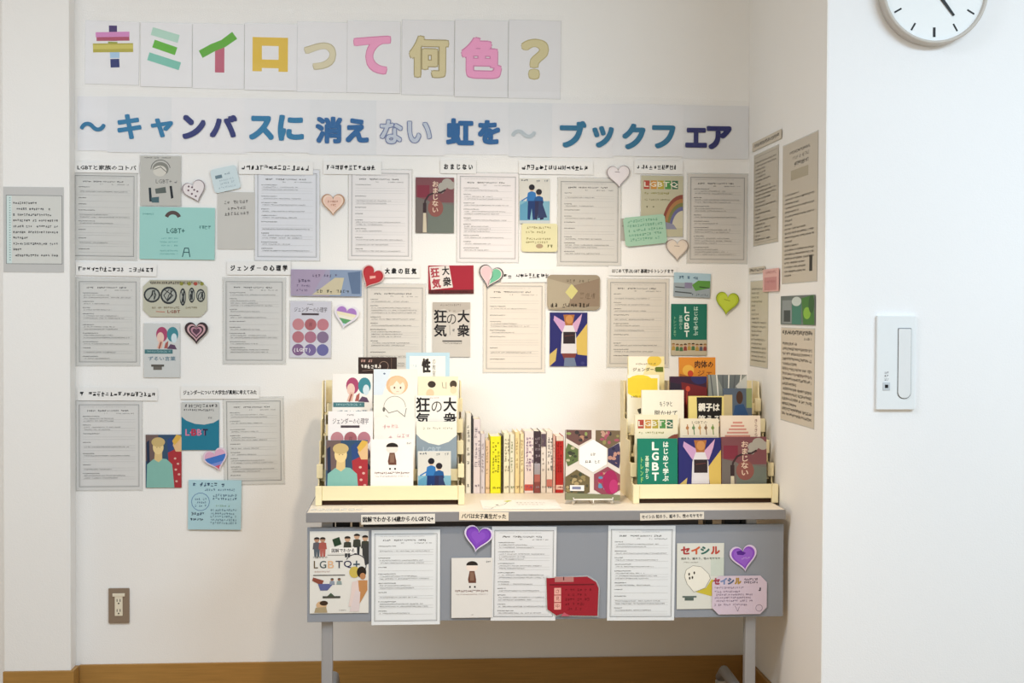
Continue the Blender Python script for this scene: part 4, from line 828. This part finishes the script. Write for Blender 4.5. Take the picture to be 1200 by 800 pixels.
for f0, f1 in ((381, 392), (394, 410), (413, 421), (826, 834), (848, 866), (868, 882)):
    p0 = at(f0, 612, YP+.03); p1 = at(f1, 612, YP+.03); mb.box((p0.x, YP+.02, pz1-.016), (p1.x, YP+.06, zu-.0005), BLACK, .001)
tl(mb.box((at(425, 600, YT0).x, YP+.02, pz1-.02), (at(822, 600, YT0).x, YP+.06, zu-.001), mat('#4a4645', .6), .001).build('bracket', tb))
def leg(pxc):
    c = at(pxc, 760, YP+.03); x = c.x; y = YP+.03
    mb = MB(); mb.box((x-.0165, y-.014, .10), (x+.0165, y+.014, zu-.001), STEEL, .005); return tl(mb.build('leg', tb)), x
for pxc in (383.5, 878):
    o, x = leg(pxc); yb = YT1-.0; yf = YT0-.03
    P = [(x, yf, .075), (x, yf+.06, .095), (x, (yf+yb)/2, .112), (x, yb-.08, .12), (x, yb-.03, .085)]
    tl(MB().tube(P, .017, STEEL, 12).build('foot', tb))
    for yy in (yf+.01, yb-.035):
        cs = MB().lathe([(.024, -.012), (.03, -.008), (.03, .008), (.024, .012)], BLACK, 20, 'x', (x-.0, yy, .03)).lathe([(.012, -.014), (.012, .014)], mat('#c9c9c6', .4), 12, 'x', (x, yy, .03)).box((x-.016, yy-.012, .032), (x-.0125, yy+.012, .075), mat('#cfcdc8', .4)).box((x+.0125, yy-.012, .032), (x+.016, yy+.012, .075), mat('#cfcdc8', .4)).box((x-.016, yy-.012, .06), (x+.016, yy+.012, .076), mat('#cfcdc8', .4), .002)
        tl(cs.build('caster', tb))
xs0, xs1 = at(383.5, 760, YP+.03).x, at(878, 760, YP+.03).x
tl(MB().box((xs0, YT1-.12, .56), (xs1, YT1-.09, .60), STEEL, .004).build('crossbar', tb))

# ------------------------------------------------------------------ display racks
_d = ray(457, 592); YRF = (CAM+_d*((TT-CAM.z)/_d.z)).y
TY = [YRF+.02+.053*k for k in range(5)]           # front plane of the books in each tier
TZ = [TT+.012, .772, .838, .900, .962]             # shelf heights
YRB = -.125
def rack(name, label, xa, xb, dark):
    """xa, xb: outer faces in px measured at the front plane"""
    X0 = at(xa, 580, YRF).x; X1 = at(xb, 580, YRF).x; xc = (X0+X1)/2
    r = thing(name, label, 'book rack', (xc, YRF, TT)); T = .012
    def loc(o): o.location = (-xc, -YRF, -TT); return o
    for s0, s1 in ((X0, X0+T), (X1-T, X1)):
        m = MB(); prof = [(YRF, TT+.0005), (YRB, TT+.0005), (YRB, TZ[4]+.10)]
        prof += [(TY[4]-.006, TZ[4]+.10)]
        for k in (4, 3, 2, 1):
            prof += [(TY[k]-.018, TZ[k]+.045), (TY[k]-.018, TZ[k-1]+.045)]
        prof += [(YRF, TZ[0]+.042)]
        m.prism(prof, 'x', s0+.004, s1-.004, RACKM); loc(m.build('side_panel', r))
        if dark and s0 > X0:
            for k in range(1, 5): loc(MB().box((s0+.0045, TY[k]-.0195, TZ[k-1]+.047), (s1-.0045, TY[k]-.0181, TZ[k]+.003), mat('#5a4028', .7)).build('slot', r))  # solid brown strips paint the shade between the end caps
        for k in range(5 if s0 > X0 else 2):
            z0 = TT+.0008 if k == 0 else TZ[k]+.004
            c0, c1 = (s0, s0+.019) if s0 == X0 else (s1-.019, s1)
            m = MB().box((c0, TY[k]-.021, z0 if k else TT+.0008), (c1, TY[k]-.004, TZ[k]+.046), RACKM, .0015)
            loc(m.build('end_cap', r))
    for k in range(5):
        if k == 0: m = MB().box((X0+.0192, TY[0]-.017, at(457, 586, TY[0]-.017).z), (X1-.0192, TY[0]-.008, at(457, 569.3, TY[0]-.017).z), RACKM, .0015)
        else: m = MB().box((X0+.0192, TY[k]-.012, TZ[k]-.006), (X1-.0192, TY[k]-.007, TZ[k]+.03), RACKM, .001)
        loc(m.build('front_lip', r))
        m = MB().box((X0+T, TY[k]-.007, TZ[k]-.006), (X1-T, TY[k]+.040, TZ[k]), RACKM if k else GAP_SHADE)  # bottom shelf coloured dark to paint the shade under the lip
        loc(m.build('shelf', r))
    loc(MB().box((X0+T, YRB-.006, TT+.001), (X1-T, YRB, TZ[4]+.10), RACKM).build('back_board', r))
    loc(MB().box((X0+T, YRF+.012, TT+.0008), (X1-T, YRF+.016, TT+.012), GAP_SHADE).build('gap_shade_board', r))  # dark board stands in for shade in the gap under the lip
    return r
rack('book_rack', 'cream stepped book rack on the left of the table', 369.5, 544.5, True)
rack('book_rack', 'cream stepped book rack on the right of the table', 742, 912, False)
def book(label, x0, x1, ytop, tier, color, fn, thick=.013, lean=3, tilt=0, ybase=None, zb_=None):
    Y = TY[tier] if ybase is None else ybase; z0 = (TZ[tier] if zb_ is None else zb_)+.0008+thick*sin(radians(lean))
    A_ = at(x0, ytop, Y); B_ = at(x1, ytop, Y); w_ = B_.x-A_.x; h_ = (A_.z+B_.z)/2-z0
    r = thing('book', label, 'book', ((A_.x+B_.x)/2, Y, z0), (-radians(lean), radians(tilt), 0))
    m = mat(color, .45, spec=.35, var=.02)
    MB().box((-w_/2, -.0012, 0), (w_/2, 0, h_), m).box((-w_/2, thick-.0012, 0), (w_/2, thick, h_), m).box((-w_/2-.0008, -.0012, 0), (-w_/2+.0008, thick, h_), m, .0003).build('cover', r)
    MB().box((-w_/2+.001, 0, .0015), (w_/2-.0025, thick-.0012, h_-.002), PAGES).build('page_block', r)
    a = Art(w_, h_, .0015); fn(a); o = a.build('cover_picture', r); o.location = (0, 0, h_/2); return r
BK = [ # left rack
 ('dark brown book at the very top of the left rack', 420, 465, 418.5, 4, '#33231f', c_dark),
 ('white book with a pale blue border at the top right of the left rack', 476, 527, 413, 4, '#d9e6ea', c_sei),
 ('white book with a pink-haired and a teal-haired head in the left rack', 389.5, 436.5, 438, 3, '#efece8', c_words),
 ('white book with a blond drawn face in the middle of the left rack', 438, 489.5, 432.5, 3, '#eeeae2', c_manga),
 ('cream book with small drawn faces at the right of the left rack', 490, 537, 441, 3, '#efe4c8', c_faces),
 ('white book with a grey sketched bowed head in the left rack', 438, 487, 463, 2, '#f0ece2', lambda a: (a.rect(0, 0, 1, 1, '#f0ece2'), c_sketch(a))),
 ('white book with large black brush characters in the left rack', 486, 535.5, 463.5, 2, '#f2eee6', c_madness_book),
 ('white book with rows of pink circles in the left rack', 384.5, 437, 482, 1, '#f0ecec', c_circles),
 ('white book with faint pink handwriting in the left rack', 438.5, 486.5, 489, 1, '#f2ece4', c_hand),
 ('cream and grey book with a curved edge in the left rack', 488, 535.5, 494, 1, '#8c9aa4', c_curve),
 ('book with two painted short-haired people at the front left of the left rack', 382, 431, 516, 0, '#7c94a0', c_painting),
 ('white book with a small black-haired boy at the front of the left rack', 434.5, 484.5, 515, 0, '#f6f3ee', c_boy),
 ('small white book with two blue-clad figures at the front right of the left rack', 490, 528.5, 529, 0, '#f0f2f4', c_couple_blue),
 # right rack
 ('cream and yellow book at the top left of the right rack', 737, 779, 417.5, 4, '#efe0a8', c_yellowtitle),
 ('orange book at the top of the right rack', 797, 839, 418.5, 4, '#d88a2e', c_orange),
 ('white book with a bright yellow top at the left edge of the right rack', 736, 773, 439, 3, '#f0ecd8', c_yellowart),
 ('dark purple and red book in the middle of the right rack', 786, 829, 441, 3, '#3a1c34', c_darkred),
 ('book with a grey photograph of a hall in the right rack', 831, 876, 439, 3, '#8f9590', c_photohall),
 ('plain cream book with a few small characters in the right rack', 753, 802, 457, 2, '#f4eedc', c_white),
 ('pale yellow book with a black shape and white characters in the right rack', 808, 853, 464, 2, '#ead888', c_titleblack),
 ('book with a photograph of a seated man in blue in the right rack', 849, 882, 455, 2, '#566476', c_photoman),
 ('cream book with coloured letter blocks and a rainbow in the right rack', 745, 795, 486, 1, '#efe6c8', lambda a: (a.rect(0, 0, 1, 1, '#efe6c8'), c_rainbow(a))),
 ('cream book with tiny plant drawings in the right rack', 798, 843, 490.5, 1, '#efe4cc', c_illus),
 ('cream book with a pink striped dome in the right rack', 845.5, 892, 487, 1, '#f2e4d2', c_pinkstripe),
 ('dark green book with vertical white letters at the front of the right rack', 748, 794.5, 514, 0, '#157a62', c_green_book),
 ('navy and yellow book with a raised-arm dancer at the front of the right rack', 796, 845.5, 513, 0, '#28286a', c_dancer),
 ('dusty red book with a branch and cream characters at the front of the right rack', 846.5, 899, 512, 0, '#7a4a50', c_charm)]
for b in BK: book(*b)

# ------------------------------------------------------------------ row of upright books
YS = -.165
def spine_book(label, x0, x1, ytop, color, bands=(), txt=None, tcol='#444', seed=0, group=None, cream=None):
    z1 = at(x0, ytop, YS).z; A_ = at(x0, 540, YS).x; B_ = at(x1, 540, YS).x; w_ = B_-A_-.0004; h_ = z1-TT-.0006; dp = .128
    r = thing('book', label, 'book', ((A_+B_)/2, YS, TT+.0005), (0, 0, 0), group)
    m = mat(color, .45, spec=.35, var=.02)
    MB().box((-w_/2, 0, 0), (w_/2, .0014, h_), m, .0004).box((-w_/2, 0, 0), (-w_/2+.001, dp, h_), m).box((w_/2-.001, 0, 0), (w_/2, dp, h_), m).build('cover', r)
    MB().box((-w_/2+.0011, .0014, .002), (w_/2-.0011, dp-.002, h_-.003), PAGES).build('page_block', r)
    a = Art(w_*.92, h_, .0006)
    for y0, y1, c in bands: a.rect(0, y0, 1, y1, c)
    if txt: a.vtext(txt, .2, .1, .8, .1+min(.62, .07*len(txt)), tcol, .01)
    else:
        rr = R(seed)
        y = .1
        while y < .62:
            a.scrib(.15, y, 1.1, min(.05, w_*.7/h_), tcol, rr, .15, .14); y += .055
    a.scrib(.2, .88, 1.1, min(.04, w_*.6/h_), tcol, rr if not txt else R(seed), 0, .2)
    o = a.build('spine_print', r); o.location = (0, 0, h_/2); return r
SB = [('white slim book first in the upright row, beside the left rack', 546, 552, 484, '#ece8e0', (), None, '#6c6a66'),
 ('very thin black book second in the upright row', 552.2, 554.2, 487, '#3c3c44', (), None, '#888'),
 ('pinkish white tall book right of the thin black book', 554.6, 563, 491, '#e2d6da', (), None, '#8c8090'),
 ('narrow lilac-grey book fourth in the upright row', 563.2, 568.5, 508, '#d6ccd0', (), None, '#9a8c94'),
 ('narrow orange-tinted book left of the bright yellow book', 568.8, 574, 516, '#e6c49c', (), None, '#8a6a4c'),
 ('bright yellow upright book in the row', 574.5, 587, 511, '#ece428', (), None, '#6c6a1c'),
 ('very thin dark olive book right of the bright yellow book', 587.2, 589.2, 511, '#4c4420', (), None, '#999'),
 ('cream upright book right of the thin dark olive book', 590, 597, 507, '#ece2c4', (), None, '#8c8464'),
 ('ivory upright book with small green print, mid row', 597.3, 603, 509, '#e8e0c8', (), None, '#7c8a5c'),
 ('warm yellow narrow book in the middle of the upright row', 603.3, 609, 506, '#ecd49c', (), None, '#a8844c'),
 ('pale straw narrow book left of the pink patterned book', 609.3, 614, 508, '#eedcac', (), None, '#a8844c'),
 ('white upright book with pink and violet print', 614.4, 625.4, 505, '#ecdcd8', ((.86, .96, '#c8584c'),), None, '#7c4c7c'),
 ('upright book with a dark upper half and grey and red lower bands', 625.8, 633.4, 505, '#44343c', ((.52, .7, '#a8a4ac'), (.7, .82, '#b86c64'), (.82, 1, '#8c4c48')), None, '#b8a8b0'),
 ('white upright book with a dark name patch at the top', 633.8, 640, 506, '#e8dcd0', ((.03, .24, '#5c4c58'),), None, '#8c7c74'),
 ('white upright book with heavy black print', 640.3, 647.6, 505, '#ece0d4', ((.78, .9, '#c8786c'),), None, '#3c3438'),
 ('pale pink thin book left of the red book', 647.9, 650.8, 510, '#e6b8a8', (), None, '#a85c4c'),
 ('red upright book at the right end of the row', 651.2, 660.5, 511, '#b82c28', ((0, .08, '#e6d6c4'), (.86, .94, '#ecc4b4')), None, '#8c1c1c')]
for i, (lb, x0, x1, yt, c, bands, t, tc) in enumerate(SB): spine_book(lb, x0, x1, yt, c, bands, t, tc, 200+i)

# hexagon-mosaic book on a white wire easel
YEB = -.42
eb = book('large book with a hexagon mosaic of photographs, standing on a wire easel', 663, 727, 504, 0, '#7c6c5c', c_easel, .012, 8, 1.0, YEB, TT+.010)
exc = at(695, 585, YEB).x
es = thing('wire_easel', 'white wire easel holding the hexagon mosaic book', 'book stand', (exc, YEB, TT))
WH = mat('#efe9e0', .4)
mb = MB()
mb.tube([(-.062, -.016, .022), (-.062, -.022, .014), (-.062, -.004, .005), (-.050, .03, .0045), (-.04, .09, .004)], .0025, WH, 8)
mb.tube([(.058, -.016, .022), (.058, -.022, .014), (.058, -.004, .005), (.046, .03, .0045), (.036, .09, .004)], .0025, WH, 8)
mb.tube([(-.062, -.021, .0175), (.058, -.021, .0175)], .0022, WH, 8).tube([(-.002, -.021, .0175), (-.002, -.022, .006), (-.002, .085, .004)], .0022, WH, 8)
mb.tube([(-.04, .09, .004), (.036, .09, .004)], .0025, WH, 8).tube([(-.03, .045, .0045), (-.02, .058, .14), (.02, .058, .14), (.03, .045, .0045)], .0025, WH, 8)
mb.build('wire_frame', es)
# loose flyer on the table top
def onT(x, y): d = ray(x, y); return CAM+d*((TT-CAM.z)/d.z)
f0, f1 = onT(566, 597), onT(659, 597); fb = onT(600, 586)
fl = thing('flyer', 'white flyer lying flat on the table in front of the upright books', 'flyer', ((f0.x+f1.x)/2, (f0.y+fb.y)/2, TT+.0008))
fw, fh = f1.x-f0.x, max(.12, fb.y-f0.y)
MB().box((-fw/2, -fh/2, 0), (fw/2, fh/2, .0006), mat('#f0ece4', .5, var=.01)).build('paper', fl)
A = Art(fw, fh, .0008); A.line([(.03, .75), (.12, .82), (.2, .7), (.3, .5), (.36, .2)], .002, '#6c7a6c'); A.ell(.2, .55, .02, .04, '#3c3c38'); A.line([(.0, .9), (.1, .97), (.14, .85)], .002, '#5a6a64'); A.scrib(.45, .3, .85, .07, '#b8b0a0', R(130)); A.scrib(.45, .5, .8, .07, '#b8b0a0', R(131)); A.poly([(.3, .15), (.38, .05), (.42, .12), (.35, .25)], '#c9cc60')
o = A.build('printed_text', fl); o.rotation_euler = (-pi/2, 0, 0)
# clear tape pieces on the left of the table top
tz = onT(372, 598)
tp = thing('clear_tape', 'crinkled clear tape stuck on the left front corner of the table top', 'tape', (tz.x+.03, tz.y+.01, TT+.0006))
mb = MB(); rr = R(140)
for i in range(7): x = -.05+i*.022; mb.box((x, -.012+rr.uniform(0, .006), 0), (x+.017, .01, .0012+.001*rr.random()), mat('#f0efe8', .2, alpha=.6, spec=.7), .0004)
mb.build('tape_strip', tp)
